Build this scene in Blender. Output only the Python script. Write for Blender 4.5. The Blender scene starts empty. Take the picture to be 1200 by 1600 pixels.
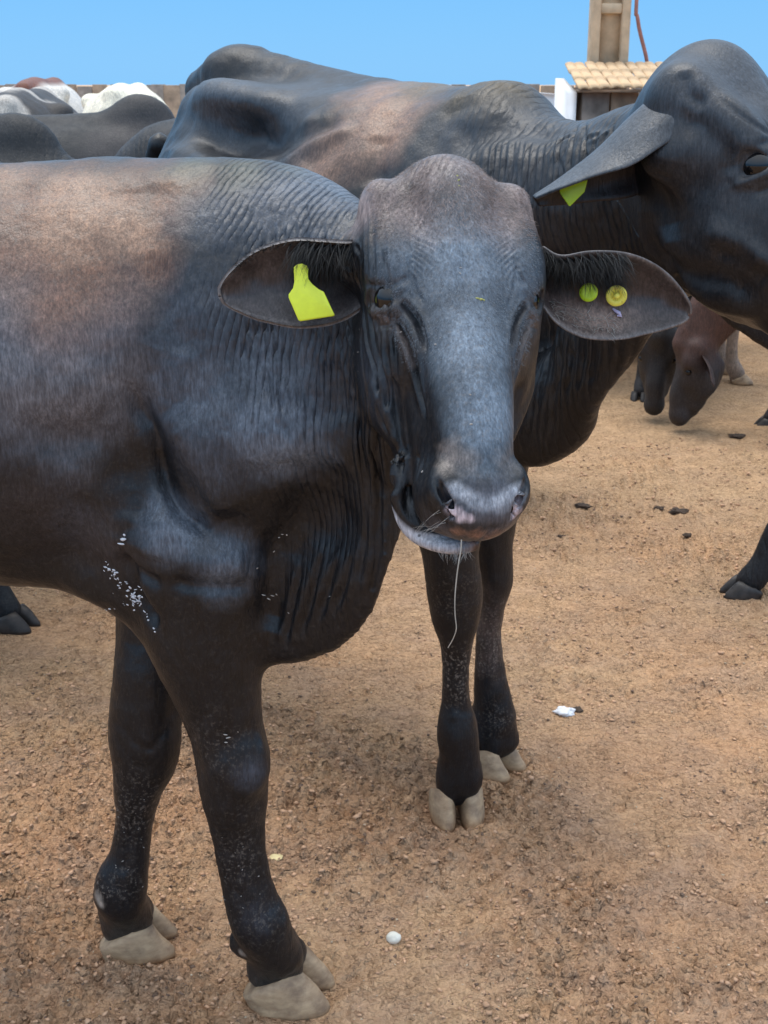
import bpy, math, random
import numpy as np
from concurrent.futures import ThreadPoolExecutor
from mathutils import Vector, Matrix

sc = bpy.context.scene
col = sc.collection
rng = np.random.default_rng(7)
random.seed(7)
f32 = np.float32

# ------------------------------------------------------------------ camera
CAM_H, PITCH, FPX = 1.5, math.radians(18.5), 2000.0
cam_d = bpy.data.cameras.new("camera"); cam = bpy.data.objects.new("camera", cam_d); col.objects.link(cam)
cam.location = (0, 0, CAM_H); cam.rotation_euler = (math.radians(90) - PITCH, 0, 0)
cam_d.sensor_fit = 'VERTICAL'; cam_d.sensor_height = 24.0; cam_d.lens = FPX / 1600 * 24.0
cam_d.clip_start = 0.05; cam_d.clip_end = 3000
cam_d.dof.use_dof = True; cam_d.dof.focus_distance = 1.7; cam_d.dof.aperture_fstop = 13.0
sc.camera = cam

# ------------------------------------------------------------------ sky and sun
SUN_EL, SUN_AZ = math.radians(74), math.radians(322)      # azimuth measured clockwise from +Y
w = bpy.data.worlds.new("World"); sc.world = w; w.use_nodes = True
nt = w.node_tree; nt.nodes.clear()
n_out = nt.nodes.new('ShaderNodeOutputWorld'); n_bg = nt.nodes.new('ShaderNodeBackground')
n_sky = nt.nodes.new('ShaderNodeTexSky'); n_sky.sky_type = 'NISHITA'; n_sky.sun_disc = False
n_sky.sun_elevation = SUN_EL; n_sky.sun_rotation = SUN_AZ; n_sky.air_density = 1.0; n_sky.dust_density = 0.3; n_sky.ozone_density = 2.5
n_tc = nt.nodes.new('ShaderNodeTexCoord'); n_sep = nt.nodes.new('ShaderNodeSeparateXYZ')
n_ramp = nt.nodes.new('ShaderNodeValToRGB'); n_mix = nt.nodes.new('ShaderNodeMix'); n_mix.data_type = 'RGBA'
nt.links.new(n_tc.outputs['Generated'], n_sep.inputs[0]); nt.links.new(n_sep.outputs['Z'], n_ramp.inputs[0])
els = n_ramp.color_ramp.elements
els[0].position = 0.0; els[0].color = (1.00, 3.02, 5.45, 1)
els[1].position = 1.0; els[1].color = (9.6, 10.2, 11.0, 1)
for p, c in ((0.10, (.78, 2.66, 5.25, 1)), (0.3, (4.2, 6.2, 8.8, 1))):
    e = els.new(p); e.color = c
nt.links.new(n_sky.outputs[0], n_mix.inputs[6]); nt.links.new(n_ramp.outputs[0], n_mix.inputs[7])
n_mix.inputs[0].default_value = 0.92
nt.links.new(n_mix.outputs[2], n_bg.inputs['Color']); n_bg.inputs['Strength'].default_value = 0.1
nt.links.new(n_bg.outputs[0], n_out.inputs[0])

sun_d = bpy.data.lights.new("sun", 'SUN'); sun_d.energy = 1.2; sun_d.angle = math.radians(32); sun_d.color = (1.0, 0.95, 0.88)
sun = bpy.data.objects.new("sun", sun_d); col.objects.link(sun)
sd = Vector((math.sin(SUN_AZ) * math.cos(SUN_EL), math.cos(SUN_AZ) * math.cos(SUN_EL), math.sin(SUN_EL)))
sun.rotation_euler = sd.to_track_quat('Z', 'Y').to_euler()

sc.view_settings.view_transform = 'Standard'; sc.view_settings.look = 'None'
sc.view_settings.exposure = 0.88; sc.view_settings.gamma = 1.0; sc.view_settings.use_curve_mapping = False

# ------------------------------------------------------------------ surveying: a direction of sight met at a distance y
_cp, _sp = math.cos(PITCH), math.sin(PITCH)
def at(px, py, y):
    u = (px - 600) / FPX; v = (py - 800) / FPX
    dx, dy, dz = u, _cp - v * _sp, -_sp - v * _cp
    t = y / dy
    return np.array([dx * t, y, CAM_H + dz * t])
def scale_at(p):      # metres per photo pixel at a point
    return (p[1] * _cp + (CAM_H - p[2]) * _sp) / FPX

# ------------------------------------------------------------------ noise
def _hash(ix, iy, iz, seed):
    h = (ix * 374761393 + iy * 668265263 + iz * 2147483647 + seed * 974634777) & 0x7fffffff
    h = ((h ^ (h >> 13)) * 1274126177) & 0x7fffffff
    return ((h ^ (h >> 16)) & 0xffff).astype(f32) / 65535.0
def vnoise(P, freq, seed=0):
    Q = np.asarray(P, dtype=np.float64) * freq
    I = np.floor(Q).astype(np.int64); F = (Q - I).astype(f32); F = F * F * (3 - 2 * F)
    r = 0
    for a in (0, 1):
        for b in (0, 1):
            for c in (0, 1):
                wt = (F[:, 0] if a else 1 - F[:, 0]) * (F[:, 1] if b else 1 - F[:, 1]) * (F[:, 2] if c else 1 - F[:, 2])
                r = r + wt * _hash(I[:, 0] + a, I[:, 1] + b, I[:, 2] + c, seed)
    return r
def fbm(P, freq, octs=4, seed=0, gain=0.5):
    r = 0; a = 1.0; s = 0
    for k in range(octs):
        r = r + a * vnoise(P, freq * 2.03 ** k, seed + k * 17); s += a; a *= gain
    return r / s

# ------------------------------------------------------------------ implicit sculpting
def unit(v):
    v = np.asarray(v, dtype=float); return v / max(1e-9, np.linalg.norm(v))
def catmull(C, n):
    C = np.asarray(C, dtype=float); m = len(C); out = []
    if m == 2: 
        return np.array([C[0] + (C[1] - C[0]) * t for t in np.linspace(0, 1, n + 1)])
    E = np.vstack([2 * C[0] - C[1], C, 2 * C[-1] - C[-2]])
    for i in range(m - 1):
        p0, p1, p2, p3 = E[i:i + 4]
        for j in range(n):
            t = j / n
            out.append(0.5 * ((2 * p1) + (-p0 + p2) * t + (2 * p0 - 5 * p1 + 4 * p2 - p3) * t * t + (-p0 + 3 * p1 - 3 * p2 + p3) * t ** 3))
    out.append(C[-1]); return np.array(out)

class Sculpt:
    def __init__(self): self.n = []
    def ell(self, c, r, axes=None, k=0.03, op='+', frame=None):
        c = np.asarray(c, dtype=float); A = np.eye(3) if axes is None else np.array(axes, dtype=float)
        s = 1.0
        if frame is not None: c = frame.pt(c); A = A @ frame.R; s = frame.s
        r = np.asarray(r, dtype=float) * s; k = k * s
        ext = np.sqrt(((A * r[:, None]) ** 2).sum(0)) + k
        self.n.append(('e', c.astype(f32), r.astype(f32), A.astype(f32), k, op, c - ext, c + ext))
    def tube(self, C, up=(0, 0, 1), k=0.03, n=4, op='+', frame=None):
        C = np.array([list(c) + [c[3]] if len(c) == 4 else list(c) for c in C], dtype=float)
        if frame is not None:
            C[:, :3] = np.array([frame.pt(p) for p in C[:, :3]]); C[:, 3:] *= frame.s; up = np.asarray(up) @ frame.R; k = k * frame.s
        D = catmull(C, n); D[:, 3:] = np.maximum(D[:, 3:], 0.002)
        segs = []
        for a, b in zip(D[:-1], D[1:]):
            ax = b[:3] - a[:3]; L = np.linalg.norm(ax)
            if L < 1e-6: continue
            t = ax / L; u = np.asarray(up, dtype=float); u = u - u.dot(t) * t
            if np.linalg.norm(u) < 0.05: u = np.array([0, 1.0, 0]) - t[1] * t
            u = unit(u); s = np.cross(t, u)
            segs.append((a.astype(f32), b.astype(f32), L, t.astype(f32), u.astype(f32), s.astype(f32)))
        m = D[:, 3:].max(1)[:, None] + k
        self.n.append(('t', segs, None, None, k, op, (D[:, :3] - m).min(0), (D[:, :3] + m).max(0)))
    @staticmethod
    def _d(nd, P):
        if nd[0] == 'e':
            q3 = (P - nd[1]) @ nd[3].T
            q = np.sqrt(((q3 / nd[2]) ** 2).sum(1)); l = np.sqrt((q3 ** 2).sum(1))
            return np.where(q > 0.05, l * (1 - 1 / np.maximum(q, 0.05)), -nd[2].min())
        best = np.full(len(P), 1e3, dtype=f32); PA = P; rad = max(max(g[0][3:].max(), g[1][3:].max()) for g in nd[1]); cull = len(nd[1]) > 6 and len(P) > 2000
        for a, b, L, t, u, s in nd[1]:
            if cull:
                R = max(a[3:].max(), b[3:].max()) + 0.035
                P = PA
                lo_ = np.minimum(a[:3], b[:3]) - R; hi_ = np.maximum(a[:3], b[:3]) + R
                ix = np.nonzero((P[:, 0] > lo_[0]) & (P[:, 0] < hi_[0]) & (P[:, 2] > lo_[2]) & (P[:, 2] < hi_[2]) & (P[:, 1] > lo_[1]) & (P[:, 1] < hi_[1]))[0]
                if not len(ix): continue
                P = P[ix]
            d = P - a[:3]; h = np.clip((d @ t) / L, 0, 1)
            rs = a[3] + (b[3] - a[3]) * h; ru = a[4] + (b[4] - a[4]) * h
            d = d - h[:, None] * (b[:3] - a[:3]); ds = d @ s; du = d @ u; dt = d @ t
            l = np.sqrt(ds * ds + du * du + dt * dt); rt = np.minimum(rs, ru)
            q = np.sqrt((ds / rs) ** 2 + (du / ru) ** 2 + (dt / rt) ** 2)
            v = np.where(q > 0.05, l * (1 - 1 / np.maximum(q, 0.05)), -rt)
            if cull: best[ix] = np.minimum(best[ix], v)
            else: best = np.minimum(best, v)
        return best
    def combine(self, cur, nd, P):
        d = self._d(nd, P).astype(f32); k = max(nd[4], 1e-4)
        if nd[5] == '+':
            h = np.clip(0.5 + 0.5 * (cur - d) / k, 0, 1); return cur + (d - cur) * h - k * h * (1 - h)
        d = -d; h = np.clip(0.5 - 0.5 * (cur - d) / k, 0, 1)
        return cur + (d - cur) * h + k * h * (1 - h)
    def __call__(self, P):
        P = np.asarray(P, dtype=f32)
        if len(P) > 40000:
            with ThreadPoolExecutor(4) as ex: return np.concatenate(list(ex.map(self.eval, np.array_split(P, max(4, len(P) // 60000)))))
        return self.eval(P)
    def eval(self, P):
        r = np.full(len(P), 1.0, dtype=f32)
        for nd in self.n:
            m = ((P > nd[6] - 0.02) & (P < nd[7] + 0.02)).all(1)
            ix = np.nonzero(m)[0]
            if len(ix): r[ix] = self.combine(r[ix], nd, P[ix])
        return r
    def grid(self, h):
        add = [n for n in self.n if n[5] == '+']
        lo = np.min([n[6] for n in add], 0) - 2 * h; hi = np.max([n[7] for n in add], 0) + 2 * h
        ax = [np.arange(lo[i], hi[i] + h, h, dtype=f32) for i in range(3)]
        G = np.full([len(a) for a in ax], 1.0, dtype=f32)
        def work(xs):
          for nd in self.n:
            sl = []
            for i in range(3):
                a = max(0, int((nd[6][i] - 2 * h - lo[i]) / h)); b = min(len(ax[i]), int((nd[7][i] + 2 * h - lo[i]) / h) + 2); a, b = (max(a, xs[0]), min(b, xs[1])) if i == 0 else (a, b); sl.append(slice(a, max(a, b)))
            sub = G[tuple(sl)]
            if sub.size == 0: continue
            X, Y, Z = np.meshgrid(ax[0][sl[0]], ax[1][sl[1]], ax[2][sl[2]], indexing='ij')
            P = np.stack([X.ravel(), Y.ravel(), Z.ravel()], 1)
            G[tuple(sl)] = self.combine(sub.ravel(), nd, P).reshape(sub.shape)
        q = np.linspace(0, len(ax[0]), 13).astype(int)
        with ThreadPoolExecutor(4) as ex: list(ex.map(work, list(zip(q[:-1], q[1:]))))
        return G, lo
    def project(self, V, it=2, lim=0.006):
        e = 0.0012; K = np.array([[1, -1, -1], [-1, -1, 1], [-1, 1, -1], [1, 1, 1]], dtype=f32)
        for _ in range(it):
            fs = [self(V + e * k) for k in K]
            g = sum(k[None] * f[:, None] for k, f in zip(K, fs)) / (4 * e); v = sum(fs) / 4
            st = (v / np.maximum((g * g).sum(1), 0.15))[:, None] * g
            l = np.sqrt((st * st).sum(1, keepdims=True)); V = V - st * np.minimum(1, lim / np.maximum(l, 1e-9))
        return V.astype(f32)

def surface_nets(G, lo, h):
    S = G < 0; nx, ny, nz = G.shape
    c = sum(S[i:nx - 1 + i, j:ny - 1 + j, k:nz - 1 + k].astype(np.int8) for i in (0, 1) for j in (0, 1) for k in (0, 1))
    act = (c > 0) & (c < 8); idx = np.full(act.shape, -1, dtype=np.int64); cells = np.argwhere(act); idx[act] = np.arange(len(cells))
    acc = np.zeros((len(cells), 3)); cnt = np.zeros(len(cells)); cx, cy, cz = cells.T
    cor = [(i, j, k) for i in (0, 1) for j in (0, 1) for k in (0, 1)]
    for a in cor:
        for ax in range(3):
            if a[ax]: continue
            b = list(a); b[ax] = 1
            ga = G[cx + a[0], cy + a[1], cz + a[2]]; gb = G[cx + b[0], cy + b[1], cz + b[2]]
            m = (ga < 0) != (gb < 0); t = np.where(m, ga / np.where(m, ga - gb, 1), 0)
            p = np.array(a, dtype=float)[None] + np.zeros((len(cells), 3)); p[:, ax] = t
            acc += p * m[:, None]; cnt += m
    V = (cells + acc / cnt[:, None]) * h + lo
    F = []
    for ax in range(3):
        o1, o2 = [(1, 2), (2, 0), (0, 1)][ax]
        sl0 = [slice(None)] * 3; sl1 = [slice(None)] * 3; sl0[ax] = slice(0, -1); sl1[ax] = slice(1, None)
        A = S[tuple(sl0)]; B = S[tuple(sl1)]; E = np.argwhere(A != B)
        E = E[(E[:, o1] > 0) & (E[:, o2] > 0) & (E[:, o1] < G.shape[o1] - 1) & (E[:, o2] < G.shape[o2] - 1)]
        def cell(d1, d2):
            q = E.copy(); q[:, o1] -= d1; q[:, o2] -= d2; return idx[q[:, 0], q[:, 1], q[:, 2]]
        Q = np.stack([cell(1, 1), cell(0, 1), cell(0, 0), cell(1, 0)], 1)
        ins = A[E[:, 0], E[:, 1], E[:, 2]]
        Q[~ins] = Q[~ins][:, ::-1]; F.append(Q)
    return V.astype(f32), np.concatenate(F)

def subdivide(V, F, sel, extra):
    """quads in sel become four; neighbours in F (quads) or extra (lists) take the new edge points"""
    Fs = F[sel]; e = np.stack([Fs, np.roll(Fs, -1, 1)], 2).reshape(-1, 2); es = np.sort(e, 1)
    key = es[:, 0].astype(np.int64) * (len(V) + 1) + es[:, 1]
    u, first, inv = np.unique(key, return_index=True, return_inverse=True)
    mid = (V[es[first, 0]] + V[es[first, 1]]) / 2; fc = V[Fs].mean(1)
    n0 = len(V); n1 = n0 + len(mid); M = n0 + inv.reshape(-1, 4); C = n1 + np.arange(len(Fs))
    new = np.concatenate([np.stack([Fs[:, i], M[:, i], C, M[:, (i - 1) % 4]], 1) for i in range(4)])
    V2 = np.concatenate([V, mid, fc]); rest = F[~sel]
    if len(rest) == 0 and not extra: return V2, new, []
    er = np.sort(np.stack([rest, np.roll(rest, -1, 1)], 2), 2); kr = er[:, :, 0].astype(np.int64) * (len(V) + 1) + er[:, :, 1]
    pos = np.searchsorted(u, kr); pos = np.minimum(pos, len(u) - 1); hit = u[pos] == kr; anyh = hit.any(1)
    ex = []
    for f, hh, pp in zip(rest[anyh], hit[anyh], pos[anyh]):
        l = []
        for i in range(4):
            l.append(int(f[i]))
            if hh[i]: l.append(n0 + int(pp[i]))
        ex.append(l)
    ud = None
    ex2 = []
    for l in extra:
        o = []
        for i in range(len(l)):
            a, b = l[i], l[(i + 1) % len(l)]; o.append(a)
            kk = min(a, b) * (len(V) + 1) + max(a, b); p_ = np.searchsorted(u, kk)
            if p_ < len(u) and u[p_] == kk: o.append(n0 + int(p_))
        ex2.append(o)
    return V2, np.concatenate([new, rest[~anyh]]), ex + ex2

def link_mesh(name, V, F, mat=None, parent=None, extra=(), smooth=True, origin=None):
    me = bpy.data.meshes.new(name); V = np.asarray(V, dtype=f32)
    o = np.zeros(3) if origin is None else np.asarray(origin)
    if parent is not None and origin is None: o = np.array(parent.get('_o', (0, 0, 0)))
    V = V - o.astype(f32)
    if isinstance(F, np.ndarray):
        k = F.shape[1]; loops = F.ravel(); starts = np.arange(len(F)) * k
    else:
        ln = np.array([len(f) for f in F]); loops = np.array([i for f in F for i in f]); starts = np.concatenate([[0], np.cumsum(ln)[:-1]]) if len(ln) else np.array([], int)
    if len(extra):
        ln = np.array([len(f) for f in extra]); st2 = np.concatenate([[0], np.cumsum(ln)[:-1]]) + len(loops)
        loops = np.concatenate([loops, [i for f in extra for i in f]]); starts = np.concatenate([starts, st2])
    me.vertices.add(len(V)); me.vertices.foreach_set('co', V.ravel())
    me.loops.add(len(loops)); me.loops.foreach_set('vertex_index', loops.astype(np.int32))
    me.polygons.add(len(starts)); me.polygons.foreach_set('loop_start', starts.astype(np.int32))
    me.update(calc_edges=True); me.validate()
    if smooth: me.polygons.foreach_set('use_smooth', np.ones(len(me.polygons), dtype=bool))
    ob = bpy.data.objects.new(name, me); col.objects.link(ob)
    if mat is not None: me.materials.append(mat)
    if parent is not None: ob.parent = parent
    else: ob.location = tuple(o)
    return ob
def empty(name, loc, label, cat, group=None):
    o = bpy.data.objects.new(name, None); col.objects.link(o); o.location = tuple(loc); o['_o'] = list(map(float, loc)); o.empty_display_size = 0.1
    tag(o, label, cat, group); return o
def tag(o, label=None, cat=None, group=None, kind=None):
    if label: o['label'] = label
    if cat: o['category'] = cat
    if group: o['group'] = group
    if kind: o['kind'] = kind
    return o
def set_attr(ob, name, data, typ='FLOAT'):
    me = ob.data
    if typ == 'COLOR':
        a = me.attributes.new(name, 'FLOAT_COLOR', 'POINT'); d = np.ones((len(data), 4), dtype=f32); d[:, :3] = data; a.data.foreach_set('color', d.ravel())
    elif typ == 'VEC':
        a = me.attributes.new(name, 'FLOAT_VECTOR', 'POINT'); a.data.foreach_set('vector', np.asarray(data, dtype=f32).ravel())
    else:
        a = me.attributes.new(name, 'FLOAT', 'POINT'); a.data.foreach_set('value', np.asarray(data, dtype=f32))

class Frame:
    """local axes: x = across (animal's left), y = down the face towards the nose, z = out of the forehead"""
    def __init__(self, o, X, Y, s=1.0):
        Y = unit(Y); X = np.asarray(X, dtype=float); X = unit(X - X.dot(Y) * Y); Z = np.cross(Y, X)
        self.o = np.asarray(o, dtype=float); self.R = np.array([X, Y, Z]); self.s = s
    def pt(self, p): return self.o + (np.asarray(p, dtype=float) * self.s) @ self.R
    def loc(self, P): return ((np.asarray(P) - self.o) @ self.R.T) / self.s

# ------------------------------------------------------------------ material helpers
class N:
    def __init__(self, name):
        self.m = bpy.data.materials.new(name); self.m.use_nodes = True; self.t = self.m.node_tree; self.t.nodes.clear()
        self.out = self.add('OutputMaterial'); self.b = self.add('BsdfPrincipled'); self.t.links.new(self.b.outputs[0], self.out.inputs[0])
    def add(self, k, **kw):
        n = self.t.nodes.new('ShaderNode' + k)
        for a, v in kw.items(): setattr(n, a, v)
        return n
    def l(self, a, b): self.t.links.new(a, b)
    def noise(self, vec, scale, detail=4, rough=0.55):
        n = self.add('TexNoise'); n.inputs['Scale'].default_value = scale; n.inputs['Detail'].default_value = detail; n.inputs['Roughness'].default_value = rough
        if vec is not None: self.l(vec, n.inputs['Vector'])
        return n.outputs['Fac']
    def attr(self, name, out='Fac'):
        n = self.add('Attribute'); n.attribute_name = name; return n.outputs[out]
    def math(self, op, a, b=None, c=None, clamp=False):
        n = self.add('Math'); n.operation = op; n.use_clamp = clamp
        for i, v in enumerate((a, b, c)):
            if v is None: continue
            if isinstance(v, (int, float)): n.inputs[i].default_value = v
            else: self.l(v, n.inputs[i])
        return n.outputs[0]
    def rng(self, v, a, b, c=0.0, d=1.0):
        n = self.add('MapRange'); self.l(v, n.inputs[0])
        for i, x in enumerate((a, b, c, d)): n.inputs[i + 1].default_value = x
        return n.outputs[0]
    def mix(self, f, a, b, mode='MIX'):
        n = self.add('Mix'); n.data_type = 'RGBA'; n.blend_type = mode
        for s, v in ((0, f), (6, a), (7, b)):
            if isinstance(v, (int, float)): n.inputs[s].default_value = v
            elif isinstance(v, tuple): n.inputs[s].default_value = (*v, 1)
            else: self.l(v, n.inputs[s])
        return n.outputs[2]
    def mapping(self, vec, scale=(1, 1, 1), rot=(0, 0, 0)):
        n = self.add('Mapping'); n.inputs['Scale'].default_value = scale; n.inputs['Rotation'].default_value = rot; self.l(vec, n.inputs['Vector']); return n.outputs[0]
    def bump(self, h, dist, strength=1.0, normal=None):
        n = self.add('Bump'); n.inputs['Distance'].default_value = dist; n.inputs['Strength'].default_value = strength; self.l(h, n.inputs['Height'])
        if normal is not None: self.l(normal, n.inputs['Normal'])
        return n.outputs[0]
    def obj(self): return self.add('TexCoord').outputs['Object']
    def set(self, **kw):
        for k, v in kw.items():
            s = self.b.inputs[k.replace('_', ' ')]
            if isinstance(v, (int, float)): s.default_value = v
            elif isinstance(v, tuple): s.default_value = (*v, 1)
            else: self.l(v, s)
        return self.m

def simple(name, colr, rough=0.6, var=0.25, scale=30, bump=0.0, metallic=0.0):
    n = N(name); o = n.obj(); f = n.noise(o, scale, 5)
    c = n.mix(n.rng(f, 0.3, 0.7), tuple(x * (1 - var) for x in colr), tuple(min(1, x * (1 + var)) for x in colr))
    n.set(Base_Color=c, Roughness=rough, Metallic=metallic)
    if bump: n.set(Normal=n.bump(f, bump))
    return n.m

def coat_material(name, rough=0.5, fine=1.0):
    """short cattle coat: base colour from the painted hide pattern, creases from the crease coordinate"""
    n = N(name); o = n.obj(); base = n.attr('coat', 'Color')
    hv = n.mapping(o, (1, 1, 0.22)); hair = n.noise(hv, 420, 3, 0.6); mott = n.noise(o, 34, 6, 0.65); spk = n.noise(o, 170, 3, 0.7)
    c = n.mix(n.rng(mott, 0.35, 0.7), n.mix(1.0, base, (0.80, 0.80, 0.81), 'MULTIPLY'), n.mix(1.0, base, (1.22, 1.19, 1.17), 'MULTIPLY'))
    c = n.mix(n.rng(hair, 0.35, 0.7, 0, 1), n.mix(1.0, c, (0.7, 0.7, 0.7), 'MULTIPLY'), n.mix(1.0, c, (1.3, 1.3, 1.3), 'MULTIPLY'))
    clump = n.noise(n.mapping(o, (1, 1, 0.13)), 190, 3, 0.65); cb = n.rng(clump, 0.36, 0.66)
    c = n.mix(cb, n.mix(1.0, c, (0.72, 0.72, 0.73), 'MULTIPLY'), n.mix(1.0, c, (1.28, 1.27, 1.26), 'MULTIPLY'))
    dust = n.attr('dust'); dm = n.math('MULTIPLY', n.rng(spk, 0.52, 0.7), dust, clamp=True)
    c = n.mix(dm, c, (0.22, 0.185, 0.155))
    ph = n.attr('phase'); wm = n.attr('crease')
    jit = n.noise(n.mapping(o, (1, 1, 0.6)), 9, 3, 0.5); jf = n.noise(n.mapping(o, (1, 1, 0.22)), 60, 2, 0.5)
    pj = n.math('ADD', ph, n.math('MULTIPLY', jit, 2.6)); pj = n.math('ADD', pj, n.math('MULTIPLY', jf, 0.45))
    s = n.math('ABSOLUTE', n.math('SINE', n.math('MULTIPLY', pj, math.pi)))
    s = n.math('POWER', s, 0.6)
    amp = n.rng(n.noise(n.mapping(o, (1, 1, 0.5)), 16, 3, 0.6), 0.36, 0.62, 0.0, 1.0)
    hgt = n.math('MULTIPLY', n.math('MULTIPLY', s, wm), amp)
    b1 = n.bump(hgt, 0.0038, 0.85)
    b2 = n.bump(clump, 0.0016 * fine, 0.55, n.bump(hair, 0.0008 * fine, 0.6, b1)); b3 = n.bump(mott, 0.0020, 0.35, b2)
    rv = n.rng(mott, 0.3, 0.7, rough - 0.06, rough + 0.10)
    n.set(Base_Color=c, Roughness=rv, Normal=b3, Specular_IOR_Level=0.42)
    n.b.inputs['Sheen Weight'].default_value = 0.0; n.b.inputs['Sheen Roughness'].default_value = 0.45
    n.b.inputs['Sheen Tint'].default_value = (0.75, 0.85, 1, 1)
    return n.m

M_coat = coat_material('black_coat', 0.40)
M_coat_far = coat_material('herd_coat', 0.6, 1.5)
def hoof_mat():
    n = N('hoof_horn'); o = n.obj(); g = n.noise(n.mapping(o, (34, 34, 90)), 1.0, 4, 0.6); m = n.noise(o, 26, 5, 0.6)
    c = n.mix(n.rng(g, 0.3, 0.7), (0.31, 0.195, 0.110), (0.50, 0.345, 0.205)); c = n.mix(n.rng(m, 0.45, 0.75), c, (0.17, 0.105, 0.065))
    n.set(Base_Color=c, Roughness=0.62, Normal=n.bump(g, 0.0012, 0.6)); return n.m
M_hoof = hoof_mat()
M_hoof_dark = simple('dark_hoof_horn', (0.035, 0.028, 0.024), 0.55, 0.5, 40, 0.001)
def eye_mat():
    n = N('eye_dark'); n.set(Base_Color=(0.006, 0.005, 0.005), Roughness=0.07, Specular_IOR_Level=0.5); return n.m
M_eye = eye_mat()
def tag_mat(name, colr, rough=0.38):
    n = N(name); o = n.obj(); f = n.noise(o, 60, 4); d = n.noise(o, 22, 3, 0.6)
    c = n.mix(n.rng(f, 0.3, 0.75), colr, tuple(x * 0.86 for x in colr)); c = n.mix(n.rng(d, 0.60, 0.85, 0, 0.35), c, (0.25, 0.22, 0.1))
    n.set(Base_Color=c, Roughness=rough, Subsurface_Weight=0.08); return n.m
M_tag = tag_mat('ear_tag_yellow', (0.78, 0.86, 0.045)); M_tag2 = tag_mat('ear_button_yellow', (0.85, 0.74, 0.10)); M_tag3 = tag_mat('ear_button_lime', (0.52, 0.72, 0.02))
M_ink = simple('tag_ink', (0.10, 0.16, 0.02), 0.6, 0.2)
M_hair_dark = simple('dark_hair', (0.02, 0.019, 0.018), 0.5, 0.3)
M_hair_pale = simple('pale_hair', (0.42, 0.40, 0.37), 0.5, 0.2)

# ------------------------------------------------------------------ working on the sculpted surface
def make_bvh(S, V, F):
    from mathutils.bvhtree import BVHTree
    S.bvh = BVHTree.FromPolygons(V.tolist(), F.tolist())
def hits(S, pix):
    """points where the lines of sight through photo positions meet the animal"""
    out = []; o = Vector((0, 0, CAM_H))
    for a, b in pix:
        d = Vector(at(a, b, 2.0)) - o; d.normalize(); r = S.bvh.ray_cast(o, d)
        if r[0] is None: r = (S.bvh.find_nearest(Vector(at(a, b, 1.9)))[0],)
        out.append(r[0])
    return np.array(out)
def vnormals(V, F):
    d1 = V[F[:, 2]] - V[F[:, 0]]; d2 = V[F[:, 3]] - V[F[:, 1]]; n = np.cross(d1, d2); N_ = np.zeros((len(V), 3))
    for k in range(4):
        for c in range(3): N_[:, c] += np.bincount(F[:, k], n[:, c], len(V))
    return N_ / np.maximum(np.linalg.norm(N_, axis=1, keepdims=True), 1e-9)
def smooth(V, F, it=2, keep=None):
    E = np.concatenate([F[:, [0, 1]], F[:, [1, 2]], F[:, [2, 3]], F[:, [3, 0]]]); n = len(V)
    deg = np.maximum(np.bincount(E[:, 0], minlength=n) + np.bincount(E[:, 1], minlength=n), 1)
    V = V.astype(np.float64)
    for k in range(it):
        for lam in (0.55, -0.57):
            M = np.stack([np.bincount(E[:, 0], V[E[:, 1], c], n) + np.bincount(E[:, 1], V[E[:, 0], c], n) for c in range(3)], 1) / deg[:, None] - V
            if keep is not None: M *= keep[:, None]
            V = V + lam * M
    return V.astype(f32)
def path(C, n=6): return catmull(np.asarray(C, dtype=float), n)
def curve_dist(V, C):
    C = np.asarray(C, dtype=float); best = np.full(len(V), 9.0); tt = np.zeros(len(V)); n = len(C) - 1
    for i in range(n):
        a, b = C[i], C[i + 1]; ab = b - a; l2 = max(ab.dot(ab), 1e-12); h = np.clip(((V - a) @ ab) / l2, 0, 1)
        d = np.linalg.norm(V - a - h[:, None] * ab, axis=1); m = d < best; best[m] = d[m]; tt[m] = (i + h[m]) / n
    return best, tt
def crease(V, Nn, C, width, depth, rim=0.0, sharp=False, taper=True):
    """press a crease (or raise a ridge, depth < 0) along the curve C"""
    C = path(C); r = width * 3.2; m = ((V > C.min(0) - r) & (V < C.max(0) + r)).all(1); ix = np.nonzero(m)[0]
    if not len(ix): return V
    d, t = curve_dist(V[ix], C); w = np.exp(-d / width * 1.2) if sharp else np.exp(-(d / width) ** 2)
    if taper: w = w * np.clip(np.minimum(t, 1 - t) * 5 + .15, 0, 1)
    a = -depth * w
    if rim: a = a + rim * np.exp(-((d - width * 1.7) / width) ** 2) * (np.clip(np.minimum(t, 1 - t) * 5, 0, 1) if taper else 1)
    V = V.copy(); V[ix] += (Nn[ix] * a[:, None]).astype(f32); return V
def dent(V, Nn, c, r, depth, axes=None):
    d = V - np.asarray(c)
    if axes is not None: d = d @ np.array(axes).T
    w = np.exp(-((d / np.asarray(r, dtype=float)) ** 2).sum(1)); return (V - Nn * (w * depth)[:, None]).astype(f32)

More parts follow.
